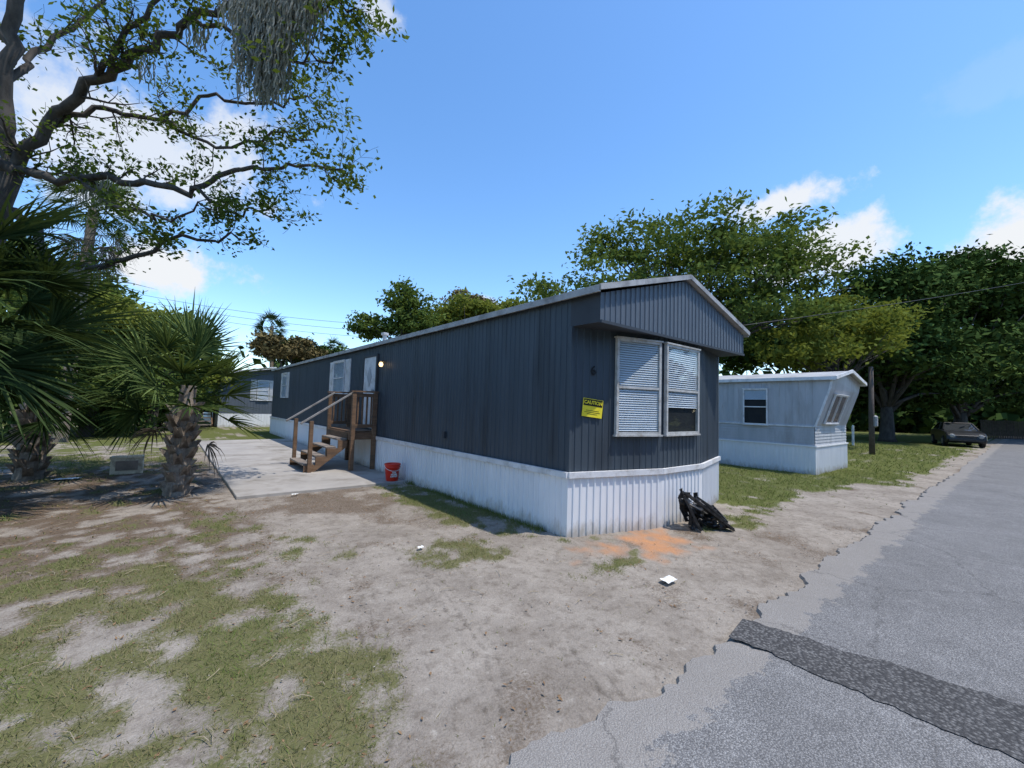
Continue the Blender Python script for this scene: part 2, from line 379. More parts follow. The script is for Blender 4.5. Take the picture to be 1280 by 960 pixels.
for y in (Y0+.04,Y1-.20):
    xb=DX-(nst-1)*run-.12
    b=B(); b.beam((xb,y,1.10),(DX+.04,y-.0,DZ+.90),.04,.045); b.obj('handrail',M['pipe'],st,bevel=.008)
# ------------------------------------------------------------------ BUCKET
bk=thing('bucket',(-.32,4.55,.02),'red-orange plastic bucket with white print on the slab corner','bucket')
b=B(); z0=.037; c=V((-.32,4.55,0))
prof=[(.115,z0),(.12,z0+.01),(.148,z0+.27),(.158,z0+.275),(.158,z0+.285),(.149,z0+.29),(.150,z0+.31),(.162,z0+.315),(.162,z0+.34),(.150,z0+.345),(.143,z0+.34),(.11,z0+.02),(.01,z0+.02)]
vs=[];fs=[];n_=28
for r,z in prof:
    for k in range(n_): a=2*math.pi*k/n_; vs.append((c.x+r*math.cos(a),c.y+r*math.sin(a),z))
for i in range(len(prof)-1):
    for k in range(n_): fs.append((i*n_+k,i*n_+(k+1)%n_,(i+1)*n_+(k+1)%n_,(i+1)*n_+k))
b.add(vs,fs); b.obj('body',M['red'],bk,smooth=True)
dd=(CAM-c); ang=math.atan2(dd.y,dd.x)+.25
b=B(); hp=[]
for k in range(13):
    t=math.pi*k/12; px=V((math.cos(ang+math.pi/2),math.sin(ang+math.pi/2),0)); pf=V((math.cos(ang),math.sin(ang),0))
    hp.append(c+px*.165*math.cos(t)+pf*(.160*math.sin(t)+.01)+V((0,0,z0+.30-.09*math.sin(t))))
b.tube(hp,.005,6); b.obj('handle',M['paper'],bk)
f=V((math.cos(ang),math.sin(ang),0)); uxx=V((-math.sin(ang),math.cos(ang),0)); 
for i,tt in enumerate(('THE','HOME','DEPOT')):
    text_mesh('logo_text',tt,.042,c+f*.144+V((0,0,z0+.175-.038*i)),uxx,UP,M['paper'],bk,.010,bold=.001)
# ------------------------------------------------------------------ BLACK DEBRIS
db=thing('car_bumper_scrap',(1.95,-.62,0),'heap of crumpled black plastic car parts leaning on white skirting','scrap')
rr=random.Random(3); b=B()
base=V((1.88,-.72,0))
def sheet(p0,ux_,uy_,w,h,amp,seed,m=9):
    ux_=V(ux_).normalized(); uy_=V(uy_).normalized(); nn_=ux_.cross(uy_).normalized(); vs=[]
    for s_ in (0,.012):
        for i in range(m):
            for j in range(m):
                a=i/(m-1)-.5; c_=j/(m-1)
                q=base+V(p0)+ux_*(a*w*(1-.25*c_))+uy_*(c_*h)+nn_*(amp*noise.noise(V((a*3+seed,c_*3,seed)))+.05*math.sin(c_*9+seed)*.4+s_)
                q.z=max(q.z,.01); vs.append(q)
    fs=[];k=m*m
    for i in range(m-1):
        for j in range(m-1):
            if (i*7+j*5+seed)%6==0: continue
            fs+= [(i*m+j,(i+1)*m+j,(i+1)*m+j+1,i*m+j+1),(k+i*m+j+1,k+(i+1)*m+j+1,k+(i+1)*m+j,k+i*m+j)]
    b.add(vs,fs)
sheet((.02,-.05,0),(1,-.25,.05),(-.25,.35,.9),.52,.50,.10,1)
sheet((.18,-.16,0),(.8,-.5,-.1),(-.45,.35,.75),.40,.40,.12,2)
sheet((-.12,-.02,.02),(.7,.1,-.3),(-.2,.25,.9),.36,.52,.10,4)
sheet((.26,-.22,.0),(.5,-.8,0),(-.7,.2,.45),.30,.36,.10,5)
for i in range(7):
    t=i/6; p0=base+V((-.20+.44*t,-.08-.16*t,.46-.36*t)); b.beam(p0,p0+V((.10,-.16,-.12-.04*t)),.028,.02)
b.beam(base+V((-.30,.02,.50)),base+V((.30,-.26,.04)),.06,.035); b.beam(base+V((-.22,-.10,.40)),base+V((.26,-.36,.02)),.05,.03)
b.beam(base+V((-.30,.05,.46)),base+V((-.20,-.14,.02)),.045,.03)
for i in range(10):
    a=base+V((rr.uniform(-.22,.2),rr.uniform(-.22,.05),rr.uniform(.03,.34))); d=V((rr.uniform(.08,.22),rr.uniform(-.15,.1),rr.uniform(-.18,.05))); e_=a+d; e_.z=max(.02,e_.z)
    b.beam(a,e_,rr.uniform(.03,.08),rr.uniform(.012,.03),up=V((rr.random(),rr.random(),1)))
b.obj('bumper_pieces',M['blackplastic'],db)
def crumple(name,x,y,w,h,lab,cat,mat='paper',zz=.03):
    e=thing(name,(x,y,0),lab,cat); b=B(); m=7; vs=[];fs=[]
    for i in range(m):
        for j in range(m):
            vs.append((x+(i/(m-1)-.5)*w+(j/(m-1)-.5)*w*.2,y+(j/(m-1)-.5)*h,.02+zz*(.5+.5*noise.noise(V((i*.7+x,j*.7+y,1))))))
    for i in range(m-1):
        for j in range(m-1): fs.append((i*m+j,(i+1)*m+j,(i+1)*m+j+1,i*m+j+1))
    b.add(vs,fs); b.obj('sheet',M[mat],e); return e
crumple('paper_scrap',-.22,-1.5,.16,.11,'flattened white paper scrap on bare sand','litter')
crumple('paper_scrap',-5.3,7.6,.35,.18,'white torn sheet lying on dry grass','litter')
crumple('paper_scrap',-1.7,.6,.07,.05,'small white paper scrap on dirt','litter')
crumple('paper_scrap',-2.2,4.15,.1,.05,'small white scrap beside the slab','litter')
bx=thing('storage_box',(-4.5,8.1,0),'open cream plastic box lying in the grass','box')
b=B(); X0,Y0b=-4.75,7.9
b.box((X0,Y0b,.01),(X0+.5,Y0b+.03,.36)); b.box((X0,Y0b+.3,.01),(X0+.5,Y0b+.33,.36)); b.box((X0,Y0b+.03,.01),(X0+.03,Y0b+.3,.36)); b.box((X0+.47,Y0b+.03,.01),(X0+.5,Y0b+.3,.36)); b.box((X0+.03,Y0b+.03,.01),(X0+.47,Y0b+.3,.03))
b.box((X0-.015,Y0b-.015,.33),(X0+.515,Y0b-.001,.375)); b.obj('body',M['cream'],bx,bevel=.008)
b=B(); b.box((X0+.08,Y0b-.012,.09),(X0+.42,Y0b-.002,.28)); b.obj('panel',M['woodgrey'],bx)
# ------------------------------------------------------------------ SECOND TRAILER
T=thing('mobile_home',(9.7,0,0),'small pale grey mobile home with slanted front and white skirting','mobile home')
x0,x1=9.7,12.8; yb=13.
b=B()
ribbed(b,(x0,yb),(x0,-.0),1.30,2.62,(-1,0),.16,.03,.012)
for xx,s in ((x0-.001,1),(x1+.001,-1)):
    b.add([(xx,.02,1.35),(xx,.02,2.62),(xx,-.38,2.62),(xx,-.34,2.35)],[(0,1,2,3)[::s]])
b.obj('wall',M['greyside'],T,label='upper wall of pale grey ribbed metal')
b=B(); z=.78
while z<1.30:
    b.add([(x0-.016,yb,z),(x0-.016,0,z),(x0-.002,0,z+.085),(x0-.002,yb,z+.085)],[(0,1,2,3)]); b.add([(x0-.002,yb,z),(x0-.002,0,z),(x0-.016,0,z),(x0-.016,yb,z)],[(0,1,2,3)])
    b.add([(x0,-.016,z),(x1,-.016,z),(x1,-.002,z+.085),(x0,-.002,z+.085)],[(0,1,2,3)]); z+=.0855
b.obj('lower_siding',M['greyside'],T)
b=B()
b.add([(x0,-.0,1.30),(x1,-.0,1.30),(x1,-.34,2.35),(x0,-.34,2.35)],[(0,1,2,3)])
b.add([(x0,-.34,2.35),(x1,-.34,2.35),(x1,-.38,2.62),(x1/2+x0/2,-.38,2.90),(x0,-.38,2.62)],[(0,1,2,3,4)])
b.add([(x1,0,.78),(x1,yb,.78),(x1,yb,2.62),(x1,0,2.62)],[(0,1,2,3)]); b.add([(x0,yb,.78),(x1,yb,.78),(x1,yb,2.62),(x0,yb,2.62)],[(3,2,1,0)])
b.obj('wall',M['greyside'],T,label='slanted end wall of pale grey metal')
b=B(); xm=(x0+x1)/2
b.add([(x0-.08,-.50,2.64),(xm,-.50,2.93),(xm,yb,2.93),(x0-.08,yb,2.64)],[(0,1,2,3),]); b.add([(x1+.08,-.50,2.64),(xm,-.50,2.93),(xm,yb,2.93),(x1+.08,yb,2.64)],[(3,2,1,0)])
b.obj('roof',M['roof'],T)
b=B(); b.beam((x0-.09,-.5,2.62),(x0-.09,yb,2.62),.03,.09); b.beam((x1+.09,-.5,2.62),(x1+.09,yb,2.62),.03,.09)
b.beam((x0-.10,-.515,2.63),(xm,-.515,2.92),.03,.09); b.beam((xm,-.516,2.92),(x1+.1,-.516,2.63),.03,.09)
b.beam((x0-.012,-.012,1.30),(x0-.012,-.36,2.36),.03,.05); b.beam((x0-.012,-.36,2.36),(x0-.012,-.40,2.6),.03,.05); b.beam((x0-.02,0,1.31),(x0-.02,yb,1.31),.02,.04)
b.obj('trim',M['trim'],T)
b=B(); ribbed(b,(x0-.03,yb),(x0-.03,-.03),-.02,.77,(-1,0),.1,.03,.012); ribbed(b,(x0-.03,-.03),(x1+.03,-.03),-.02,.77,(0,-1),.1,.03,.012); ribbed(b,(x1+.03,-.03),(x1+.03,yb),-.02,.77,(1,0),.1,.03,.012)
b.beam((x0-.04,yb,.775),(x0-.04,-.04,.775),.03,.04); b.beam((x0-.04,-.042,.774),(x1+.03,-.042,.774),.03,.04); b.obj('skirting',M['white'],T)
window(T,(x0,1.82,1.30),(0,-1,0),(-1,0,0),.68,1.06,blind=True,half=.7,framemat='trim',back='black_int')
window(T,(x0,7.2,1.42),(0,-1,0),(-1,0,0),.9,.9,framemat='trim')
sl=V((0,-.34,1.05)).normalized(); nn=V((0,-1.05,-.34)).normalized()
window(T,V((10.3,0,1.30))+sl*.12,(1,0,0),nn,1.3,.85,blind=False,rail=False,vert=1,framemat='trim',back='black_int',up=sl)
# ------------------------------------------------------------------ FAR BLUE HOME
F=thing('mobile_home',(-1.7,24.5,0),'blue-grey mobile home with light metal roof and white skirting','mobile home')
x0,x1,ya,yb=-1.7,3.2,24.5,36.
b=B(); ribbed(b,(x0,yb),(x0,ya),.75,2.95,(-1,0),.15,.03,.012); ribbed(b,(x0,ya),(x1,ya),.75,lambda s:2.95+.45*(1-abs(s-2.45)/2.45),(0,-1),.15,.03,.012); ribbed(b,(x1,ya),(x1,yb),.75,2.95,(1,0),.15,.03,.012); b.obj('wall',M['slate_light'],F)
b=B(); ribbed(b,(x0-.03,yb),(x0-.03,ya-.03),-.02,.76,(-1,0),.15,.03,.012); ribbed(b,(x0-.03,ya-.03),(x1,ya-.03),-.02,.76,(0,-1),.15,.03,.012); b.obj('skirting',M['white'],F)
xm=(x0+x1)/2; b=B()
b.add([(x0-.35,ya-.4,2.93),(xm,ya-.4,3.45),(xm,yb,3.45),(x0-.35,yb,2.93)],[(0,1,2,3)]); b.add([(x1+.3,ya-.4,2.93),(xm,ya-.4,3.45),(xm,yb,3.45),(x1+.3,yb,2.93)],[(3,2,1,0)]); b.obj('roof',M['roof'],F)
b=B(); b.beam((x0-.36,ya-.41,2.93),(xm,ya-.41,3.45),.03,.12); b.beam((xm,ya-.412,3.45),(x1+.3,ya-.412,2.93),.03,.12); b.beam((x0-.36,ya-.4,2.90),(x0-.36,yb,2.90),.03,.12); b.obj('trim',M['trim'],F)
window(F,(.05,ya,1.55),(1,0,0),(0,-1,0),.6,1.15,shutter=.3,framemat='trim')
P2=thing('wooden_steps',(-3.0,26,0),'weathered brown wooden entry porch beside the blue home','steps')
b=B(); b.box((-3.1,25.5,.8),(-1.75,27.5,.86)); b.obj('landing',M['wood'],P2)
for x,y in ((-3.05,25.5),(-1.85,25.5),(-3.05,27.4)):
    b=B(); b.box((x-.05,y-.05,0),(x+.05,y+.05,1.82)); b.obj('post',M['wood'],P2)
b=B(); b.beam((-3.1,25.5,1.85),(-1.8,25.5,1.85),.1,.05); b.beam((-3.1,25.5,1.35),(-1.8,25.5,1.35),.04,.08); b.beam((-3.1,25.55,1.85),(-3.1,27.5,1.85),.1,.05); b.obj('railing',M['wood'],P2)
for k in range(4):
    b=B(); b.box((-2.9,25.4-.28*(k+1),.66-.18*k),(-2.0,25.4-.28*k,.71-.18*k)); b.obj('tread',M['woodgrey'],P2)
for x in (-2.92,-1.98):
    b=B(); b.beam((x,24.4,.1),(x,25.4,.72),.05,.2); b.obj('stringer',M['wood'],P2)
# ------------------------------------------------------------------ GROUND
def nz(x,y,s,o=0): return noise.fractal(V((x*s+o,y*s-o,o*.7)),1.0,2.0,4)
def sm(a,b,x):
    t=max(0,min(1,(x-a)/(b-a))); return t*t*(3-2*t)
def blob(x,y,cx,cy,rx,ry): 
    return max(0,1-((x-cx)/rx)**2-((y-cy)/ry)**2)
def cover(x,y):
    """returns grass, dark litter with palm shade painted in, orange, track"""
    n1=nz(x,y,.55,3); n2=nz(x,y,1.7,9); n3=nz(x,y,4.5,5); nn_=n1*.35+n2*.5+n3*.7
    g=0.
    left=sm(-2.5,-3.6,x+.5*n1+.2*n2)
    g=max(g,left*(.46-.18*sm(1.5,3.5,y)+.28*sm(7,9.5,y)))
    g=max(g,.60*blob(x,y,-4.0,-.9,1.4,1.5)**.5 )
    g=max(g,.66*blob(x,y,-.45,2.4,.6,2.6)**.5)
    g=max(g,.58*blob(x,y,-1.35,.35,.8,.55)**.5)
    g=max(g,.44*blob(x,y,-2.6,1.2,.5,1.0)**.5)
    g=max(g,.48*blob(x,y,.0,-.2,.5,.4)**.5)
    g=max(g,.48*blob(x,y,-.3,-.9,.7,.3)**.5)
    g=max(g,.54*blob(x,y,2.6,-.9,1.2,.4)**.5)
    right=sm(2.6,4.4,x+.3*n2)*sm(-1.75+.4*sm(7,4,x),-.9,y+.35*n1+.2*n2); g=max(g,right*.80)
    if x>9: g=max(g,.75*sm(-2.1,-1.4,y+.2*n2))
    if y>15.6: g=max(g,.75)
    if y<-8: g=max(g,.75)
    apron=sm(4.5,5.5,x+.3*n2)*sm(9.6,8.6,x)*sm(-.7,-1.2,y+.15*n2); g*=1-apron
    gg=sm(.30,.72,g+.65*nn_) if g>0.02 else 0
    if x>2.5: gg=max(gg,sm(.35,.75,g+.4*nn_))
    litter_shade=left*sm(-1.0,2.0,y)*sm(-.15,.25,.22+nn_*.7)*sm(15,10,y)  # dark ground at left: real litter, plus shade under the palms painted in
    litter_shade=max(litter_shade,.75*sm(.12,.5,blob(x,y,-1.7,3.4,1.3,1.1)*.7+n2*.6), .48*sm(.2,.65,n1*.6+n2*.7+.16)*sm(4.5,2.5,x))
    dist=math.hypot((x-.75)/.85,(y+.72)/.45)
    org=sm(1.05,.3,dist+.7*n3+.5*n2)*(.95 if y<.0 else 0)
    if org>0: gg*=1-org
    tr=sm(-3.7,-3.1,x)*sm(-1.2,-2.0,x)*sm(.6,-.5,y)
    return gg,litter_shade,org,tr
def axis(segs):
    out=[]
    for a,b_,s in segs: out+=list(np.arange(a,b_-1e-6,s))
    return out+[segs[-1][1]]
xs=axis([(-500,-100,100),(-100,-30,10),(-30,-9,1),(-9,6,.075),(6,14,.2),(14,40,1),(40,100,10),(100,500,100)])
ys=axis([(-500,-60,110),(-60,-10,5),(-10,-2.6,.8),(-2.6,6,.075),(6,17,.2),(17,40,1),(40,100,10),(100,500,100)])
vs=[];cols=[]
for y in ys:
    for x in xs:
        g,l,o,tr=cover(x,y); z=0.
        if -9<x<13 and -2.6<y<16:
            amp=sm(-2.35,-2.0,y)
            z=amp*(.016*nz(x,y,1.3,2)+.010*nz(x,y,6,4))+.0
            z+=amp*.012*g
        if y<-2.0: z=min(z,.0)-.012*sm(-2.0,-2.35,y)
        if (-3.05<x<0 and 4.35<y<15.55): z=-.02
        vs.append((x,y,z)); cols+= [g,l,o,tr]
nx=len(xs); fs=[(j*nx+i,j*nx+i+1,(j+1)*nx+i+1,(j+1)*nx+i) for j in range(len(ys)-1) for i in range(nx-1)]
me=bpy.data.meshes.new('ground'); me.from_pydata(vs,[],fs)
ca=me.color_attributes.new('cover','FLOAT_COLOR','POINT'); ca.data.foreach_set('color',cols)
me.polygons.foreach_set('use_smooth',[True]*len(me.polygons))
def groundm():
    m,nt,out=new_mat('ground_soil'); p=N(nt,'BsdfDiffuse')
    at=N(nt,'Attribute',attribute_name='cover'); sp=N(nt,'SeparateColor'); L(nt,at.outputs['Color'],sp.inputs[0])
    tc=N(nt,'TexCoord'); sx=N(nt,'SeparateXYZ'); L(nt,tc.outputs['Object'],sx.inputs[0])
    n1=noise_node(nt,1.3,5,.7); n2=noise_node(nt,9,5,.75); n3=noise_node(nt,80,3,.8)
    sand=mixc(nt,n3.outputs[0],(.19,.163,.133),(.48,.432,.37))
    d1=ramp(nt,n1.outputs[0],[(.40,0.),(.62,.8)]); sand=mixc(nt,d1.outputs[0],sand,mixc(nt,n3.outputs[0],(.12,.10,.08),(.32,.28,.235)))
    d2=ramp(nt,n2.outputs[0],[(.50,0.),(.70,.65)]); sand=mixc(nt,d2.outputs[0],sand,(.115,.092,.070))
    d3=ramp(nt,n2.outputs[0],[(.28,.6),(.40,0.)]); sand=mixc(nt,d3.outputs[0],sand,(.48,.44,.38))
    u_=math_(nt,'ADD',sx.outputs[0],math_(nt,'MULTIPLY',sx.outputs[1],-.16)); u_=math_(nt,'ADD',u_,math_(nt,'MULTIPLY',math_(nt,'MULTIPLY',sx.outputs[1],sx.outputs[1]),.06))
    u_=math_(nt,'ADD',u_,math_(nt,'MULTIPLY',n1.outputs[0],.30)); u_=math_(nt,'ADD',u_,math_(nt,'MULTIPLY',n2.outputs[0],.05))
    w1=math_(nt,'SINE',math_(nt,'MULTIPLY',u_,70.)); w2=math_(nt,'SINE',math_(nt,'MULTIPLY',u_,9.7)); w=math_(nt,'MULTIPLY',ramp(nt,w1,[(.0,0.),(1.,1.)]).outputs[0],ramp(nt,w2,[(.2,0.),(.9,1.)]).outputs[0])
    w=math_(nt,'MULTIPLY',w,at.outputs['Alpha']); w=math_(nt,'MULTIPLY',w,ramp(nt,n2.outputs[0],[(.42,.0),(.62,.65)]).outputs[0])
    sand=mixc(nt,w,sand,(.10,.085,.07))
    gf=noise_node(nt,45,4,.85)
    dry=mixc(nt,n2.outputs[0],(.085,.070,.038),(.25,.215,.12)); dry=mixc(nt,gf.outputs[0],dry,(.105,.125,.042))
    lush=mixc(nt,n2.outputs[0],(.085,.11,.03),(.16,.18,.06)); lush=mixc(nt,math_(nt,'MULTIPLY',gf.outputs[0],.8),lush,(.085,.085,.034))
    mr=N(nt,'MapRange'); mr.inputs[1].default_value=1.5; mr.inputs[2].default_value=4.; L(nt,sx.outputs[0],mr.inputs[0])
    mr2=N(nt,'MapRange'); mr2.inputs[1].default_value=9; mr2.inputs[2].default_value=15.; L(nt,sx.outputs[1],mr2.inputs[0])
    gcol=mixc(nt,math_(nt,'MAXIMUM',mr.outputs[0],mr2.outputs[0]),dry,lush)
    edge=math_(nt,'MULTIPLY_ADD',gf.outputs[0],2.4,-1.2)
    gm2=ramp(nt,math_(nt,'ADD',sp.outputs[0],edge),[(.22,0.),(.80,1.)])
    lm2=ramp(nt,math_(nt,'ADD',sp.outputs[1],edge),[(.20,0.),(.9,.9)])
    litter_shade=mixc(nt,n3.outputs[0],(.055,.038,.026),(.18,.13,.09))
    c=mixc(nt,lm2.outputs[0],sand,litter_shade); c=mixc(nt,gm2.outputs[0],c,gcol)
    oc=mixc(nt,n2.outputs[0],(.38,.15,.06),(.60,.33,.17)); om=math_(nt,'MULTIPLY',sp.outputs[2],ramp(nt,n2.outputs[0],[(.3,.6),(.6,1.)]).outputs[0])
    c=mixc(nt,om,c,oc)
    L(nt,c,p.inputs['Color'])
    bn=N(nt,'Bump'); bn.inputs['Strength'].default_value=1.; bn.inputs['Distance'].default_value=.03
    hs=mixc(nt,.35,n2.outputs[0],n3.outputs[0]); L(nt,hs,bn.inputs['Height']); L(nt,bn.outputs[0],p.inputs['Normal'])
    L(nt,p.outputs[0],out.inputs[0]); return m
me.materials.append(groundm()); o=bpy.data.objects.new('ground',me); link(o); o['kind']='structure'
def roadm(name,base,patch=False):
    m,nt,out=new_mat(name); p=N(nt,'BsdfPrincipled'); p.inputs['Roughness'].default_value=.9; p.inputs['Specular IOR Level'].default_value=.15
    n1=noise_node(nt,.9,5,.7); n2=noise_node(nt,95,3,.85); n3=noise_node(nt,6,4,.7)
    tc=N(nt,'TexCoord'); vo=N(nt,'TexVoronoi'); vo.inputs['Scale'].default_value=48 if patch else 115; L(nt,tc.outputs['Object'],vo.inputs['Vector'])
    k=.4 if patch else .5
    a=mixc(nt,ramp(nt,n2.outputs[0],[(.32,0.),(.68,1.)]).outputs[0],tuple(x*k for x in base),tuple(x*1.5 for x in base))
    a=mixc(nt,ramp(nt,n1.outputs[0],[(.38,0.),(.65,.7)]).outputs[0],a,tuple(x*.74 for x in base))
    a=mixc(nt,ramp(nt,n3.outputs[0],[(.50,0.),(.72,.45)]).outputs[0],a,tuple(x*1.35 for x in base))
    sp=ramp(nt,vo.outputs['Distance'],[(.0,(1.7,1.7,1.65)),(.3,(1,1,1)),(.6,(.42,.42,.43))]); a=mixc(nt,.9 if patch else .75,a,sp.outputs[0],'MULTIPLY')
    if not patch:
        s=N(nt,'SeparateXYZ'); L(nt,tc.outputs['Object'],s.inputs[0]); n4=noise_node(nt,3.2,5,.75)
        mr=N(nt,'MapRange'); mr.inputs[1].default_value=-2.9; mr.inputs[2].default_value=-2.2; L(nt,s.outputs[1],mr.inputs[0])
        ad=math_(nt,'ADD',mr.outputs[0],n4.outputs[0])
        a=mixc(nt,ramp(nt,ad,[(.98,0.),(1.5,.5)]).outputs[0],a,(.33,.30,.262))
        v2=N(nt,'TexVoronoi',feature='DISTANCE_TO_EDGE'); v2.inputs['Scale'].default_value=.45
        wn=noise_node(nt,5,4,.7); mm=mixc(nt,.15,tc.outputs['Object'],wn.outputs['Color'],'LINEAR_LIGHT'); L(nt,mm,v2.inputs['Vector'])
        a=mixc(nt,ramp(nt,v2.outputs[0],[(.0,.5),(.006,0.)]).outputs[0],a,(.06,.058,.055))
    L(nt,a,p.inputs['Base Color'])
    bn=N(nt,'Bump'); bn.inputs['Strength'].default_value=1. if patch else .7; bn.inputs['Distance'].default_value=.01; L(nt,vo.outputs['Distance'],bn.inputs['Height']); L(nt,bn.outputs[0],p.inputs['Normal'])
    L(nt,p.outputs[0],out.inputs[0]); return m
rx=axis([(-120,-8,8),(-8,14,.04),(14,40,1),(40,300,20)])
b=B(); vs=[];fs=[]
for x in rx:
    e=-2.22+.12*nz(x,0,.8,1)+.07*nz(x,0,4,2)+.03*nz(x,0,15,2); e2=-8.2+.1*nz(x,3,.8,1)
    vs+=[(x,e+.015,-.03),(x,e-.012,.020),(x,e-.3,.034),(x,e2,.036),(x,e2+.02,-.03)]
for i in range(len(rx)-1):
    for k in range(4): fs.append((i*5+k+1,(i+1)*5+k+1,(i+1)*5+k,i*5+k))
b.add(vs,fs); o=b.obj('road',roadm('asphalt_worn',(.268,.264,.257)),None); o['kind']='structure'
b=B(); vs=[];m=220
for i in range(m+1):
    t=i/m; y=-2.30-5.8*t; w0=-.80-.06*t+.04*nz(y,0,3,4)+.03*nz(y,0,14,4); w1=-.46+.26*min(1,t*4.5)+.04*nz(y,7,3,4)+.03*nz(y,9,14,4)
    vs+=[(w0,y,.0405),(w1,y+.05,.0405)]
b.add(vs,[(2*i,2*i+1,2*i+3,2*i+2)[::-1] for i in range(m)]); o=b.obj('asphalt_patch',roadm('asphalt_patch_coarse',(.135,.133,.130),True),None); o['kind']='structure'
# ------------------------------------------------------------------ grass blades, litter (stuff)
def gz(x,y): 
    return .016*nz(x,y,1.3,2)+.010*nz(x,y,6,4)
pts=[];tn=[]
def scatter(n,xa,xb,ya_,yb_,h0,h1,wd):
    for _ in range(n):
        x=random.uniform(xa,xb); y=random.uniform(ya_,yb_)
        if (-3.02<x<4.05 and 4.3<y<15.6) or (0<=x<=4.02 and y>-.39): continue
        if 9.6<x<12.9 and y>-.05: continue
        g=cover(x,y)[0]
        if random.random()>g*.95+.01: continue
        tb=.70 if (x>2.5 or y>9) else .32+.4*sm(.0,.45,nz(x,y,.9,4)+.2)
        for _k in range(2):
            h=random.uniform(h0,h1)*(.5+.7*g); a=random.uniform(0,6.28); w=wd; x2=x+random.gauss(0,.01); y2=y+random.gauss(0,.01)
            lx,ly=random.gauss(0,.8)*h,random.gauss(0,.8)*h; z=gz(x2,y2)
            pts.append(((x2-w*math.cos(a),y2-w*math.sin(a),z),(x2+w*math.cos(a),y2+w*math.sin(a),z),(x2+lx,y2+ly,z+h))); tn.append(min(1,max(0,random.gauss(tb,.27))))
scatter(75000,-7,0,-2.1,3,.014,.050,.003)
scatter(26000,-11,0,3,12,.03,.07,.006)
scatter(36000,1,12,-2,9,.03,.07,.006)
scatter(8000,12,30,-2,10,.04,.1,.012)
for _ in range(2600):
    y=random.uniform(-.02,4.3); x=-.05-abs(random.gauss(0,.07)); 
    if nz(y,1,1.6,3)<-.05: continue
    h=random.uniform(.03,.10); a=random.uniform(0,6.28); w=.004; z=gz(x,y)
    pts.append(((x-w*math.cos(a),y-w*math.sin(a),z),(x+w*math.cos(a),y+w*math.sin(a),z),(x+random.gauss(-.02,.02),y+random.gauss(0,.03),z+h))); tn.append(random.uniform(.5,1))
o=quads_obj('grass',np.array(pts),M['grass'],None,np.array(tn)); o['kind']='stuff'
LC=[]
for _ in range(18000):
    x=random.uniform(-9,4); y=random.uniform(-2.1,7)
    if (-3.02<x<4.05 and 4.3<y) or (0<=x<=4.02 and y>-.45): continue
    g,l,o_,_t=cover(x,y)
    if random.random()<.06+.9*l+.25*g: LC.append((x,y,gz(x,y)+.012))
o=quads_obj('fallen_leaves',leaves(np.array(LC),.015,3,.5),M['litter']); o['kind']='stuff'
b=B()
for _ in range(520):
    x=random.uniform(-7,1.5); y=random.uniform(-2,4.2)
    if x>-.2 and y>-.6: continue
    if x>-2.8 and random.random()<.6: continue
    a=random.uniform(0,3.14); l=random.uniform(.015,.08)
    b.tube([(x,y,.018),(x+l*math.cos(a),y+l*math.sin(a),.024),(x+2*l*math.cos(a+.2),y+2*l*math.sin(a+.2),.018)],random.uniform(.001,.0024),4)
o=b.obj('fallen_twigs',M['twig']); o['kind']='stuff'
b=B()
for _ in range(620):
    x=random.uniform(-5,5); y=random.uniform(-2.15,2) if random.random()<.75 else random.gauss(-2.2,.14)
    if x>-.1 and y>-.5: continue
    r=random.uniform(.002,.006)
    z=.015 if y<-2.2 else 0
    b.tube([(x,y,z),(x,y,z+.004+r*.4),(x+r*.3,y,z+.005+r*.6)],[r,r*1.1,r*.4],5)
o=b.obj('pebbles',M['gravel']); o['kind']='stuff'
# ------------------------------------------------------------------ TREES
def tree(label,base,blobs,nclump,per,lsize,crad,mat,trunk_r=.25,fork=None,flatc=.55,limbs=22,seed=1,cat='tree',lean=(0,0),name='tree',shell=.45):
    rg=np.random.default_rng(seed); base=V(base); e=thing(name,base,label,cat)
    cs=[]
    wts=np.array([bb[1][0]*bb[1][1]*bb[1][2] for bb in blobs])**.7; wts/=wts.sum()
    for i in range(nclump):
        c,r=blobs[rg.choice(len(blobs),p=wts)]; d=rg.normal(size=3); d/=np.linalg.norm(d); q=rg.uniform(shell,1.12)
        if d[2]<-.3: d[2]*=.5
        cs.append(np.array(c)+d*np.array(r)*q)
    cs=np.array(cs)
    k=len(cs); rad=crad*rg.uniform(.5,1.5,size=k)
    cnt=np.maximum(8,(per*(rad/crad)**1.6*rg.uniform(.5,1.3,size=k)).astype(int))
    idx=np.repeat(np.arange(k),cnt); dd=rg.normal(size=(len(idx),3)); dd*=.48
    dd[:,2]*=flatc; C=cs[idx]+dd*rad[idx][:,None]; C[:,2]=np.maximum(C[:,2],.15)
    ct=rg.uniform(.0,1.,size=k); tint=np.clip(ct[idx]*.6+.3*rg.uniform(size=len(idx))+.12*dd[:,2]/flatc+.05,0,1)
    fz=fork if fork else 2.5
    b=B(); f=base+V((lean[0],lean[1],fz))
    b.tube([base+V((0,0,-.1)),base+V((0,0,.3)),base.lerp(f,.5)+V((.08,0,0)),f],[trunk_r*1.5,trunk_r*1.1,trunk_r*.95,trunk_r*.8],10)
    for j in range(min(limbs,k)):
        t=V(cs[int(j*k/limbs)]); mid=f.lerp(t,.5)+V((rg.normal()*.3,rg.normal()*.3,.12*(t-f).length))
        mid2=f.lerp(t,.25)+V((rg.normal()*.2,rg.normal()*.2,.08*(t-f).length))
        b.tube([f-V((0,0,rg.uniform(0,.8))),mid2,mid,t],[trunk_r*.42,trunk_r*.26,trunk_r*.15,trunk_r*.04],6)
    b.obj('trunk',M['bark'],e,smooth=True)
    quads_obj('crown',leaves(C,lsize,.3,.55),mat,e,tint); return e
def P(a,b_,d): return tuple(pixel_to_site(a,b_,d))
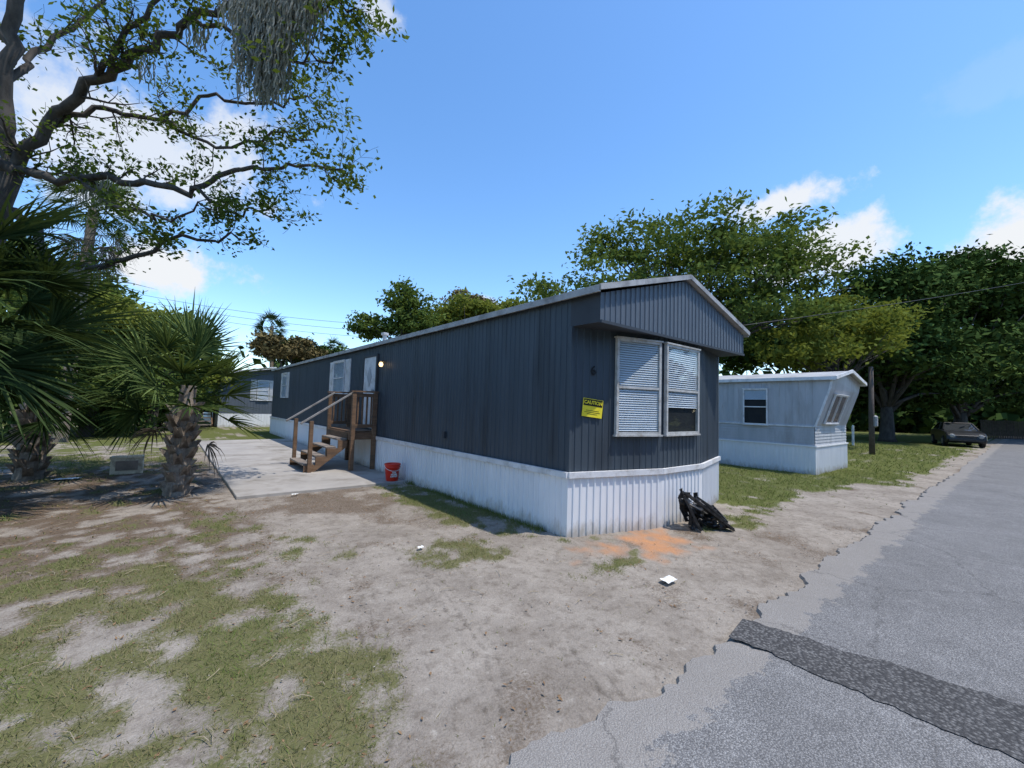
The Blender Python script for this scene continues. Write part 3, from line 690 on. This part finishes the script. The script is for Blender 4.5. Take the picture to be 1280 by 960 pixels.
def ground_at(a,d): 
    p=pixel_to_site(a,510,d); return (p.x,p.y,0)
def bl(a,b_,d,rx,rz,ry=None): return (P(a,b_,d),(rx,ry or rx,rz))
tree('broad spreading green shade tree with layered feathery crown',ground_at(850,21),
     [bl(850,312,21,4.0,1.3),bl(780,314,20,2.2,1.3),bl(930,320,21,3.4,1.6),bl(1000,350,21,2.4,1.5),bl(870,360,21,4.2,1.8),bl(760,355,19,2.4,1.0),bl(690,368,18,1.9,.5),bl(940,395,20,3.2,1.4),bl(850,290,21,1.8,.6)],
     400,72,.125,.75,M['leaf_a'],.32,3.5,flatc=.42,limbs=90,seed=3)
tree('yellow-green leafy tree with arching limbs',ground_at(1040,21),
     [bl(1060,425,21,2.6,1.2),bl(1000,440,19,1.6,1.2),bl(1100,405,23,1.8,1.1),bl(1040,385,22,1.8,.8)],
     150,75,.12,.6,M['leaf_y'],.2,2.4,flatc=.5,limbs=40,seed=5)
tree('dense dark green oak in deep shade',ground_at(1108,29),
     [bl(1110,385,29,3.4,2.4),bl(1120,450,29,4.0,2.4),bl(1090,352,30,2.4,1.5),bl(1165,352,30,2.8,1.8),bl(1120,490,32,4,1.4)],
     260,90,.19,1.0,M['leaf_d'],.4,2.4,limbs=30,seed=8)
tree('large dark green oak with rounded crown',ground_at(1200,33),
     [bl(1190,372,33,4.2,3.0),bl(1240,382,33,4.4,3.2),bl(1180,450,31,4.5,2.8),bl(1260,450,33,4.5,2.8),bl(1210,338,33,3.0,1.5),bl(1200,492,36,6,1.6)],
     340,100,.22,1.1,M['leaf_d'],.45,2.2,limbs=30,seed=9)
tree('large dark oak shading the roadside',ground_at(1330,36),
     [bl(1310,375,36,5,3.4),bl(1360,395,36,5,4),bl(1290,450,36,4.4,2.6),bl(1300,495,38,5,1.6)],190,100,.26,1.2,M['leaf_d'],.5,2.2,limbs=20,seed=10)
tree('dark green oak behind the small trailer',ground_at(1010,32),
     [bl(1000,425,32,5,2.8),bl(930,435,32,4,2.6),bl(1060,435,33,4,2.8),bl(1070,495,33,4,1.5)],175,90,.26,1.2,M['leaf_d'],.4,2.4,limbs=16,seed=12)
tree('slender green tree rising above the roof',ground_at(505,30),
     [bl(508,378,30,1.4,1.2),bl(470,410,30,1.6,.8),bl(520,408,30,1.8,1.1)],120,70,.15,.6,M['leaf_a'],.2,5,limbs=24,seed=14)
tree('green tree showing over the roof line',ground_at(575,33),
     [bl(575,388,33,2.2,.9),bl(610,392,33,1.8,.7),bl(550,402,33,1.8,1.1),bl(640,388,34,1.8,.7)],130,70,.17,.7,M['leaf_y'],.25,4,limbs=20,seed=15)
tree('rust-tinged tree top beyond the roof',ground_at(590,38),
     [bl(580,378,38,1.6,.8),bl(604,384,38,1.6,.5)],50,70,.16,.6,M['leaf_r'],.2,5,limbs=14,seed=16)
tree('distant rust-tinged leafy tree',ground_at(352,34),
     [bl(345,435,34,1.6,1.2),bl(372,440,36,2.0,1.0)],60,80,.18,.6,M['leaf_r'],.2,3,limbs=12,seed=17)
tree('low dark green tree past the homes',ground_at(385,40),
     [bl(375,442,40,2.8,1.2),bl(400,450,40,3,1.2)],70,90,.22,.8,M['leaf_d'],.2,3,limbs=12,seed=18)
tree('bright yellow-green tree behind the palms',ground_at(190,19),
     [bl(170,415,19,2.2,1.4),bl(215,430,20,1.6,1.4),bl(130,405,18,2.2,1.6),bl(90,420,18,2.2,1.8),bl(240,465,21,1.2,1.6),bl(262,470,24,1.3,1.3)],230,85,.12,.6,M['leaf_y'],.2,2.2,limbs=26,seed=20)
tree('dense green thicket tree',ground_at(110,16),
     [bl(120,480,16,2.2,1.2),bl(60,470,15,2.4,1.5),bl(170,490,17,1.8,1.1),bl(215,500,20,1.6,1.2),bl(10,440,14,2.4,2.2),bl(-60,430,14,3,3)],240,85,.12,.7,M['leaf_a'],.2,1.6,limbs=20,seed=21)
tree('leafy green shrub at the lawn edge',ground_at(200,22),
     [bl(200,510,22,2.2,.9),bl(150,512,19,2.2,.9),bl(90,520,16,2,.8),bl(243,503,27,1.3,1.3)],130,80,.12,.5,M['leaf_d'],.1,.5,limbs=10,seed=22,cat='shrub',name='shrub')
tree('tall green tree standing behind the thicket',ground_at(60,24),
     [bl(60,370,24,3.2,2.2),bl(0,340,24,3.2,2.6),bl(110,372,26,2.2,1.2)],170,90,.17,.8,M['leaf_a'],.3,3.5,limbs=26,seed=23)
rg=np.random.default_rng(5); C=[]
for i in range(420):
    a=rg.uniform(-900,1750) if i<300 else rg.uniform(850,1500); d=rg.uniform(48,62); p=pixel_to_site(a,505,d); hh=rg.uniform(3.5,7.5)
    q=np.array([p.x,p.y,0]); m=60
    dd=rg.normal(size=(m,3))*.55
    C.append(q+np.array([0,0,hh*.42])+dd*np.array([3.6,3.6,hh*.5]))
# wood on the opposite side of the street (seen reflected in the panes)
for i in range(130):
    q=np.array([rg.uniform(-30,40),rg.uniform(-26,-16),0]); hh=rg.uniform(5,10); m=60
    C.append(q+np.array([0,0,hh*.42])+rg.normal(size=(m,3))*.5*np.array([2.6,2.6,hh*.5]))
C=np.concatenate(C); C[:,2]=np.abs(C[:,2])+.1
o=quads_obj('far_wood',leaves(C,.7,.2,.8),M['leaf_d'],None,rg.uniform(size=len(C))*.6); o['kind']='stuff'
# ---- near oak
oak=thing('oak_tree',site(-11.6,8.8,0),'large old oak with sparse spring leaves and hanging spanish moss','tree')
b=B(); tips=[]; ro=random.Random(21)
def grow(p,d,ln,r,lv):
    pts=[p];rs=[r];n_=4 if lv<2 else 3
    for i in range(n_):
        d=(d+V((ro.gauss(0,.30),ro.gauss(0,.30),ro.gauss(0,.24)+.02))).normalized(); p=p+d*ln/n_; pts.append(p); rs.append(max(.003,r*(1-.8*(i+1)/n_)))
    b.tube(pts,rs,4,cap=False)
    if lv>=2:
        for q in pts[1:]: tips.append((q,.11))
    else:
        for i in range(1,len(pts)):
            for _ in range(3 if lv==1 else 2):
                if ro.random()<.8:
                    nd=(d+V((ro.gauss(0,.8),ro.gauss(0,.8),ro.gauss(.05,.6)))).normalized(); grow(pts[i],nd,ln*ro.uniform(.35,.6),rs[i]*.6,lv+1)
def limb(ps,r0,r1,dens=3.0,ln=(.8,1.5)):
    pts=[pixel_to_site(*q) for q in ps]; m=len(pts); P_=[];Rr=[]
    for i in range(m-1):
        for k in range(5):
            t=k/5; q=pts[i].lerp(pts[i+1],t)
            if k: q=q+V((ro.gauss(0,.06),ro.gauss(0,.06),ro.gauss(0,.08)))
            P_.append(q); Rr.append(r0+(r1-r0)*(i+t)/(m-1))
    P_.append(pts[-1]); Rr.append(r1); b.tube(P_,Rr,8,cap=False)
    for q in P_[-2:]: grow(q,(V((ro.gauss(0,.5),ro.gauss(0,.5),ro.gauss(.1,.4)))+(P_[-1]-P_[-3]).normalized()).normalized(),ro.uniform(.4,.8),.010,1)
    for i in range(1,len(P_)):
        seg=(P_[i]-P_[i-1]); 
        k=dens*seg.length; k=int(k)+(1 if ro.random()<k-int(k) else 0)
        for _ in range(k):
            dr=(seg.normalized()*.8+V((ro.gauss(0,.7),ro.gauss(0,.7),ro.gauss(.1,.6)))).normalized()
            grow(P_[i-1].lerp(P_[i],ro.random()),dr,ro.uniform(*ln),max(.010,Rr[i]*.35),1)
b.tube([site(-11.8,8.8,-.1),site(-11.8,8.8,.6),site(-11.5,8.8,3),site(-10.9,8.6,5.6),site(-10.5,8.5,6.3)],[.55,.38,.30,.24,.20],12)
limb([(12,215,8.5),(4,120,8.4),(18,20,8.2),(40,-60,8)],.16,.10,.6,(.8,1.4))
limb([(12,215,8.5),(60,155,8.5),(120,100,8.3),(180,62,8.1),(240,22,8.0),(310,-8,7.8),(390,-40,7.5)],.12,.045,2.0,(.7,1.4))
limb([(120,100,8.3),(170,30,7.8),(215,-30,7.5)],.06,.035,1.5)
limb([(60,155,8.5),(130,135,8.8),(200,150,9),(260,120,9),(330,130,9),(385,120,8.8)],.06,.02,2.2,(.7,1.2))
limb([(12,215,8.5),(90,222,8.5),(170,230,8.5),(240,236,8.4),(300,212,8.3),(360,205,8.2),(425,212,8.1)],.09,.02,2.2,(.5,1.0))
limb([(240,236,8.4),(290,265,8.4),(335,270,8.4)],.04,.015,2.6,(.4,.8))
limb([(15,260,8.5),(70,330,8.8),(120,335,8.8),(180,318,8.8),(235,296,8.7),(300,300,8.6)],.09,.02,2.0,(.5,.9))
limb([(240,22,8.0),(320,50,7.6),(380,80,7.4),(430,70,7.3)],.045,.015,2.6,(.6,1.0))
limb([(200,150,9),(270,185,8.8),(340,165,8.6),(390,175,8.5)],.04,.015,2.4,(.5,.9))
limb([(310,-8,7.8),(380,5,7.2),(445,10,7.0)],.045,.015,2.6,(.5,.9))
limb([(10,100,8.4),(60,60,9),(110,20,9.4),(160,-20,9.6)],.07,.03,2.0)
limb([(90,222,8.5),(150,260,8),(210,275,7.8),(260,262,7.6)],.04,.015,2.2,(.4,.8))
limb([(20,60,8.4),(-60,0,8.4),(-150,-40,8)],.12,.04,1.2)
limb([(18,215,8.5),(-60,180,8),(-150,150,7.5)],.14,.05,1.2)
b.obj('trunk',M['bark'],oak,smooth=True,label='dark grey trunk with long twisting limbs')
C=[]
for p,r in tips:
    m=ro.choice((0,0,2,4,7))
    for _ in range(m): C.append((p.x+ro.gauss(0,r),p.y+ro.gauss(0,r),p.z+ro.gauss(0,r*.7)))
print('oak leaves',len(C),'tips',len(tips))
if len(C)>58000: ro.shuffle(C); C=C[:58000]
C=np.array(C); quads_obj('crown',leaves(C,.054,.3,.6),M['leaf_oak'],oak,RNG.uniform(size=len(C)))
S=[]
def moss(a,b_,d,n_,ln,sx):
    for _ in range(n_):
        p=pixel_to_site(a+ro.gauss(0,sx),b_+ro.uniform(-6,12),d+ro.gauss(0,.15)); l=ln*ro.uniform(.3,1)*math.exp(-((ro.gauss(0,.6))**2)); x,y,z=p
        w=.009; ph=ro.uniform(0,6); k=int(l/.07)+2
        for i in range(k):
            z2=z-.07; x2=x+.018*math.sin(ph+i*1.3)+ro.gauss(0,.008); y2=y+.018*math.cos(ph+i)+ro.gauss(0,.008)
            S.append(((x-w,y+w,z),(x+w,y-w,z),(x2+w,y2-w,z2),(x2-w,y2+w,z2))); x,y,z=x2,y2,z2
moss(338,-10,7.2,460,2.1,15); moss(350,20,7.2,200,1.5,8); moss(320,0,7.3,180,1.3,10); moss(385,-20,7.1,200,1.1,14); moss(300,-10,7.4,80,.7,14)
moss(180,70,8.1,25,.5,10); moss(120,225,8.5,40,.6,14); moss(90,330,8.8,60,.7,14); moss(250,30,8,40,.5,10)
S=np.array(S); quads_obj('spanish_moss',S,M['moss'],oak,RNG.uniform(size=len(S)))
# ---- palms
def frond(acc,org,dirh,elev,pet,fan,nl,droop,tb,rg_,wk=.020):
    d=V((math.cos(dirh)*math.cos(elev),math.sin(dirh)*math.cos(elev),math.sin(elev)))
    side=d.cross(UP).normalized(); 
    tip=org+d*pet+V((0,0,-droop*.25*pet)); d2=(d+V((0,0,-droop*.5))).normalized(); nrm_=side.cross(d2).normalized()
    acc['pet'].append((org,org.lerp(tip,.5)+V((0,0,.06*pet)),tip))
    roll=rg_.gauss(0,.6); s2=side*math.cos(roll)+nrm_*math.sin(roll); n2=s2.cross(d2).normalized()
    tb=tb+rg_.gauss(0,.18)
    for i in range(nl):
        a=-1.7+3.4*i/(nl-1)+rg_.gauss(0,.03); L_=fan*(1-.30*abs(a)/2.0)*rg_.uniform(.78,1.12)
        ld=(d2*math.cos(a)+s2*math.sin(a)+n2*(.22*abs(math.sin(a))+rg_.gauss(0,.06))).normalized()
        w=fan*wk; pw=ld.cross(n2).normalized()
        p=tip.copy(); q=[p]; dd_=ld.copy()
        for k in range(4):
            dd_=(dd_+V((0,0,-droop*(.03+.14*k)))).normalized(); p=p+dd_*L_/4; q.append(p)
        ws=[w*.35,w*1.0,w*.85,w*.5,w*.05]
        tt=min(1,max(0,tb+rg_.gauss(0,.25)))
        for k in range(4):
            fold=n2*ws[k]*.6; fold2=n2*ws[k+1]*.6
            acc['q'].append((q[k]-pw*ws[k]+fold,q[k],q[k+1],q[k+1]-pw*ws[k+1]+fold2)); acc['q'].append((q[k],q[k]+pw*ws[k]+fold,q[k+1]+pw*ws[k+1]+fold2,q[k+1])); acc['t']+= [tt,tt*.6]
def palm(label,base,top,r,nf,pet,fan,nl,mat,seed,boots=True,elr=(-.5,1.35),droop=.5,dead=0,wk=.020):
    base=V(base);top=V(top);rg_=random.Random(seed); e=thing('palm_tree',base,label,'palm tree')
    b=B(); H=(top-base).length; m=8
    pts=[base.lerp(top,i/m) for i in range(m+1)]; pts[0]=base-V((0,0,.1)); b.tube(pts,[r*(1.25 if i==0 else 1)*(.9+.1*math.sin(i))*(1 if i<m-1 else .7) for i in range(m+1)],14)
    if boots:
        nb=int(H*.80/.035)
        for i in range(nb):
            t=i/nb*.80; p=base.lerp(top,t); a=i*2.4; o_=V((math.cos(a),math.sin(a),0)); s_=V((-math.sin(a),math.cos(a),0))
            w=r*.42; l=r*rg_.uniform(.55,1.1); q0=p+o_*r*.85; q1=p+o_*(r+l*.65)+V((0,0,l*.95))
            for sg in (-1,1):
                b.add([q0-s_*w*.9+V((0,0,-.05)),q0+s_*w*.9+V((0,0,-.05)),q1+s_*(sg*w*.55+w*.22),q1+s_*(sg*w*.55-w*.22),q0-s_*w*.6-o_*.05+V((0,0,.1)),q0+s_*w*.6-o_*.05+V((0,0,.1)),q1+s_*(sg*w*.55+w*.2)-o_*.03,q1+s_*(sg*w*.55-w*.2)-o_*.03],
                      [(0,1,2,3),(7,6,5,4),(1,5,6,2),(0,3,7,4),(3,2,6,7)])
    b.obj('trunk',M['palmtrunk'],e)
    acc={'pet':[],'q':[],'t':[]}
    for i in range(nf):
        t=i/nf; el=elr[0]+(elr[1]-elr[0])*t+rg_.gauss(0,.15); a=i*2.399+rg_.gauss(0,.25)
        frond(acc,top+V((0,0,-.25+.3*t)),a,el,pet*rg_.uniform(.7,1.2),fan*rg_.uniform(.85,1.15),nl,droop*rg_.uniform(.6,1.5),.15+.55*t,rg_,wk)
    quads_obj('crown',np.array([[tuple(v) for v in q] for q in acc['q']]),mat,e,np.array(acc['t']))
    b=B()
    for o_,m_,t_ in acc['pet']: b.tube([o_,m_,t_],[.020,.012,.007],5)
    b.obj('leaf_stalks',M['leaf_p'],e)
    if dead:
        acc={'pet':[],'q':[],'t':[]}
        for i in range(dead):
            frond(acc,top+V((0,0,-.3-.03*i)),i*2.399,-.75+rg_.gauss(0,.2),pet*.8,fan*.8,max(12,nl//2),1.4,.4,rg_,wk)
        quads_obj('dead_fronds',np.array([[tuple(v) for v in q] for q in acc['q']]),M['deadfrond'],e,np.array(acc['t']))
    return e
palm('young cabbage palm with criss-cross boots and fan fronds',(-3.75,5.25,0),tuple(pixel_to_site(236,482,7.1)),.17,30,.74,.84,28,M['leaf_p'],4,elr=(-.30,1.45),droop=.20,dead=2,wk=.022)
palm('large cabbage palm with drooping dark fan fronds',(*site(-7.5,5.0)[:2],0),tuple(site(-7.3,5.0,2.6)),.24,44,1.2,1.25,38,M['leaf_pd'],6,elr=(-.6,1.3),droop=.45,wk=.019)
palm('dark green fan palm growing in the thicket',(*site(-8.9,7.9)[:2],0),tuple(site(-8.9,7.9,1.7)),.2,26,1.0,1.0,32,M['leaf_pd'],7,elr=(-.2,1.35),droop=.4,wk=.020)
palm('tall cabbage palm with hanging dead fronds',(*site(-14.9,14)[:2],0),tuple(site(-14.4,14,7.9)),.2,34,.9,.9,26,M['leaf_p'],8,boots=False,dead=30,droop=.7)
palm('distant cabbage palm above the rooftops',ground_at(340,38),P(340,408,38),.22,26,.9,.9,18,M['leaf_pd'],9,boots=False,dead=8,wk=.03)
palm('small distant palm beyond the roof',ground_at(416,44),P(416,437,44),.2,22,.9,.9,16,M['leaf_pd'],10,boots=False,wk=.03)
# ------------------------------------------------------------------ pole, wires, car, fence
pb=V(ground_at(1089,18.5)); e=thing('utility_pole',pb,'short weathered wooden pole beside the grey trailer','pole')
b=B(); b.tube([pb-V((0,0,.1)),pb+V((0,0,2)),pb+V((.02,0,3.85))],[.11,.10,.085],10); b.obj('post',M['pole'],e,smooth=True)
b=B(); b.tube([pb+V((0,-.1,1.2)),pb+V((0,-.13,1.25)),pb+V((0,-.13,1.65)),pb+V((0,-.1,1.7))],[.04,.09,.09,.04],8); b.obj('meter_box',M['rooftrim'],e)
def wire(lab,a,c,sag,r=.012):
    a=V(a);c=V(c); e=thing('power_line',a,lab,'cable'); b=B(); pts=[]
    for i in range(25):
        t=i/24; p=a.lerp(c,t); p.z-=sag*4*t*(1-t); pts.append(p)
    b.tube(pts,r,5); b.obj('cable',M['wire'],e)
wire('thin black service wire running from the gable to the trees',(4.05,-.3,3.2),pixel_to_site(1500,300,24),.35,.007)
for i,yy in enumerate((388,396,404)):
    wire('thin overhead wire crossing open sky past the homes',pixel_to_site(150,yy-25,44),pixel_to_site(470,yy+18,46),.5,.018)
cr=V((*pixel_to_site(1196,560,27)[:2],0)); e=thing('parked_car',cr,'dark compact car parked on grass under the oaks','car')
ang=math.radians(195); cf=V((math.cos(ang),math.sin(ang),0)); csd=V((-math.sin(ang),math.cos(ang),0))
def cp(x,y,z): return cr+cf*x+csd*y+V((0,0,z))
def loft(b,secs):
    vs=[];k=len(secs[0]);fs=[]
    for s_ in secs: vs+=s_
    for i in range(len(secs)-1):
        for j in range(k): fs.append((i*k+j,i*k+(j+1)%k,(i+1)*k+(j+1)%k,(i+1)*k+j))
    fs.append(tuple(range(k))[::-1]); fs.append(tuple((len(secs)-1)*k+j for j in range(k))); b.add(vs,fs)
low=[(-2.2,.45),(-2.25,.75),(-2.1,.95),(-1.2,1.0),(.8,1.0),(1.9,.86),(2.2,.70),(2.25,.45),(2.1,.25),(-2.1,.25)]
b=B(); loft(b,[[cp(x*k,y,z) for x,z in low] for y,k in ((-.86,.96),(-.80,1),(.80,1),(.86,.96))]); b.obj('body',M['carpaint'],e,bevel=.03)
cab=[(-1.7,.98),(-1.2,1.40),(-.2,1.45),(.35,1.40),(1.05,.98)]
b=B(); loft(b,[[cp(x,y*(1-.22*(z-.98)/.47),z) for x,z in cab] for y in (-.78,.78)]); b.obj('cabin_windows',M['glass'],e)
b=B(); loft(b,[[cp(x*.96,y*(1-.22*(z-.98)/.47),z-.02) for x,z in cab] for y in (-.74,.74)]); b.obj('cabin_interior',M['black_int'],e)
b=B(); b.add([cp(-1.15,-.62,1.415),cp(.33,-.62,1.415),cp(.33,.62,1.415),cp(-1.15,.62,1.415),cp(-1.1,-.58,1.47),cp(.25,-.58,1.47),cp(.25,.58,1.47),cp(-1.1,.58,1.47)],[(0,3,2,1),(4,5,6,7),(0,1,5,4),(1,2,6,5),(2,3,7,6),(3,0,4,7)])
for y in (-.70,.70):
    for xa,za,xb,zb in ((-1.65,1,-1.15,1.4),(-.3,1,-.3,1.42),(1.0,1,.35,1.4)): b.beam(cp(xa,y*1.1,za),cp(xb,y*.88,zb),.06,.06)
b.obj('roof',M['carpaint'],e)
for x in (-1.35,1.38):
    for y in (-.80,.80):
        b=B(); b.tube([cp(x,y-.11,.32),cp(x,y-.09,.32),cp(x,y+.09,.32),cp(x,y+.11,.32)],[.27,.32,.32,.27],18); w_=b.obj('wheel',M['tyre'],e)
        b=B(); b.tube([cp(x,y-.115,.32),cp(x,y+.115,.32)],.18,12); b.obj('rim',M['chrome'],w_)
for y in (-.6,.6):
    b=B(); b.tube([cp(2.1,y,.66),cp(2.24,y,.66),cp(2.27,y,.66)],[.13,.12,.06],10); b.obj('headlight',M['rooftrim'],e)
b=B(); b.beam(cp(2.25,-.4,.62),cp(2.25,.4,.62),.03,.12); b.beam(cp(2.25,-.75,.42),cp(2.25,.75,.42),.1,.12); b.obj('grille',M['blackplastic'],e)
fa=V((*pixel_to_site(1225,520,40)[:2],0)); fb=V((*pixel_to_site(1420,520,36)[:2],0)); e=thing('wooden_fence',fa,'dark weathered wooden board fence by the road','fence')
b=B(); Lf=(fb-fa).length; k=int(Lf/.16)
for i in range(k):
    p=fa.lerp(fb,i/k); q=fa.lerp(fb,(i+.85)/k); h_=1.7+.04*math.sin(i*7)
    b.beam(p+V((0,0,h_/2)),q+V((0,0,h_/2)),.03,h_)
b.obj('boards',M['pole'],e)
pp=V((*pixel_to_site(1066,540,24)[:2],0)); e=thing('fence_post',pp,'short white painted post standing in the lawn','post'); b=B(); b.tube([pp,pp+V((0,0,1.1)),pp+V((0,0,1.15))],[.06,.06,.02],8); b.obj('post',M['trim'],e)
# ------------------------------------------------------------------ camera
p=.0545; s=-.03
f=F0*math.cos(p)+UP*math.sin(p); u_=R0.cross(f); r=R0*math.cos(s)-u_*math.sin(s); u2=R0*math.sin(s)+u_*math.cos(s)
cam=bpy.data.cameras.new('camera'); co=bpy.data.objects.new('camera',cam); COL.objects.link(co)
mt=Matrix((( r.x,u2.x,-f.x,CAM.x),(r.y,u2.y,-f.y,CAM.y),(r.z,u2.z,-f.z,CAM.z),(0,0,0,1))); co.matrix_world=mt
cam.sensor_width=36; cam.lens=36*526/1280; cam.clip_start=.05; cam.clip_end=2000; scene.camera=co
# ------------------------------------------------------------------ light
el=math.radians(68); az=math.atan2(.17,-.30)
sd=V((math.sin(az)*math.cos(el),math.cos(az)*math.cos(el),math.sin(el)))
sl=bpy.data.lights.new('sun','SUN'); sl.energy=4.4; sl.angle=math.radians(.5); sl.color=(1,.94,.86)
so=bpy.data.objects.new('sun',sl); so.rotation_euler=(-sd).to_track_quat('-Z','Y').to_euler(); so.location=(0,0,30); COL.objects.link(so)
w=bpy.data.worlds.new('World'); scene.world=w; w.use_nodes=True; nt=w.node_tree; nt.nodes.clear()
out=N(nt,'OutputWorld'); sky=N(nt,'TexSky',sky_type='NISHITA'); sky.sun_disc=False; sky.sun_elevation=el; sky.sun_rotation=az; sky.air_density=1.0; sky.dust_density=.4; sky.ozone_density=2.5
bg=N(nt,'Background'); bg.inputs[1].default_value=.15
hs=N(nt,'HueSaturation'); hs.inputs['Saturation'].default_value=1.19; hs.inputs['Value'].default_value=1.82; L(nt,sky.outputs[0],hs.inputs['Color']); L(nt,hs.outputs[0],bg.inputs[0])
tc=N(nt,'TexCoord'); nn1=N(nt,'TexNoise'); nn1.inputs['Scale'].default_value=9; nn1.inputs['Detail'].default_value=6; nn1.inputs['Roughness'].default_value=.62
L(nt,tc.outputs['Generated'],nn1.inputs['Vector'])
prev=None
for a,b_,sx,sz,amt in ((205,338,.17,.07,1),(150,170,.30,.14,.8),(60,120,.2,.12,.6),(975,258,.12,.05,.95),(1015,318,.15,.08,.95),(1275,305,.10,.09,1),(600,382,.06,.025,.8),(478,18,.05,.05,.7),(1240,105,.10,.04,.08)):
    dv=(pixel_to_site(a,b_,1)-CAM).normalized()
    sb=N(nt,'VectorMath',operation='SUBTRACT'); sb.inputs[1].default_value=dv; L(nt,tc.outputs['Generated'],sb.inputs[0])
    ml=N(nt,'VectorMath',operation='MULTIPLY'); ml.inputs[1].default_value=(1/sx,1/sx,1/sz); L(nt,sb.outputs[0],ml.inputs[0])
    ln=N(nt,'VectorMath',operation='LENGTH'); L(nt,ml.outputs[0],ln.inputs[0])
    ad=math_(nt,'MULTIPLY_ADD',nn1.outputs[0],2.6,ln.outputs['Value'])
    mr=N(nt,'MapRange',interpolation_type='SMOOTHSTEP'); mr.inputs[1].default_value=2.15; mr.inputs[2].default_value=1.6; mr.inputs[3].default_value=0; mr.inputs[4].default_value=amt; L(nt,ad,mr.inputs[0])
    prev=mr.outputs[0] if prev is None else math_(nt,'MAXIMUM',prev,mr.outputs[0])
cb=N(nt,'Background'); cb.inputs[0].default_value=(.93,.96,1,1); cb.inputs[1].default_value=.95
ms=N(nt,'MixShader'); L(nt,prev,ms.inputs[0]); L(nt,bg.outputs[0],ms.inputs[1]); L(nt,cb.outputs[0],ms.inputs[2]); L(nt,ms.outputs[0],out.inputs[0])
scene.view_settings.view_transform='Standard'; scene.view_settings.look='None'; scene.view_settings.exposure=0
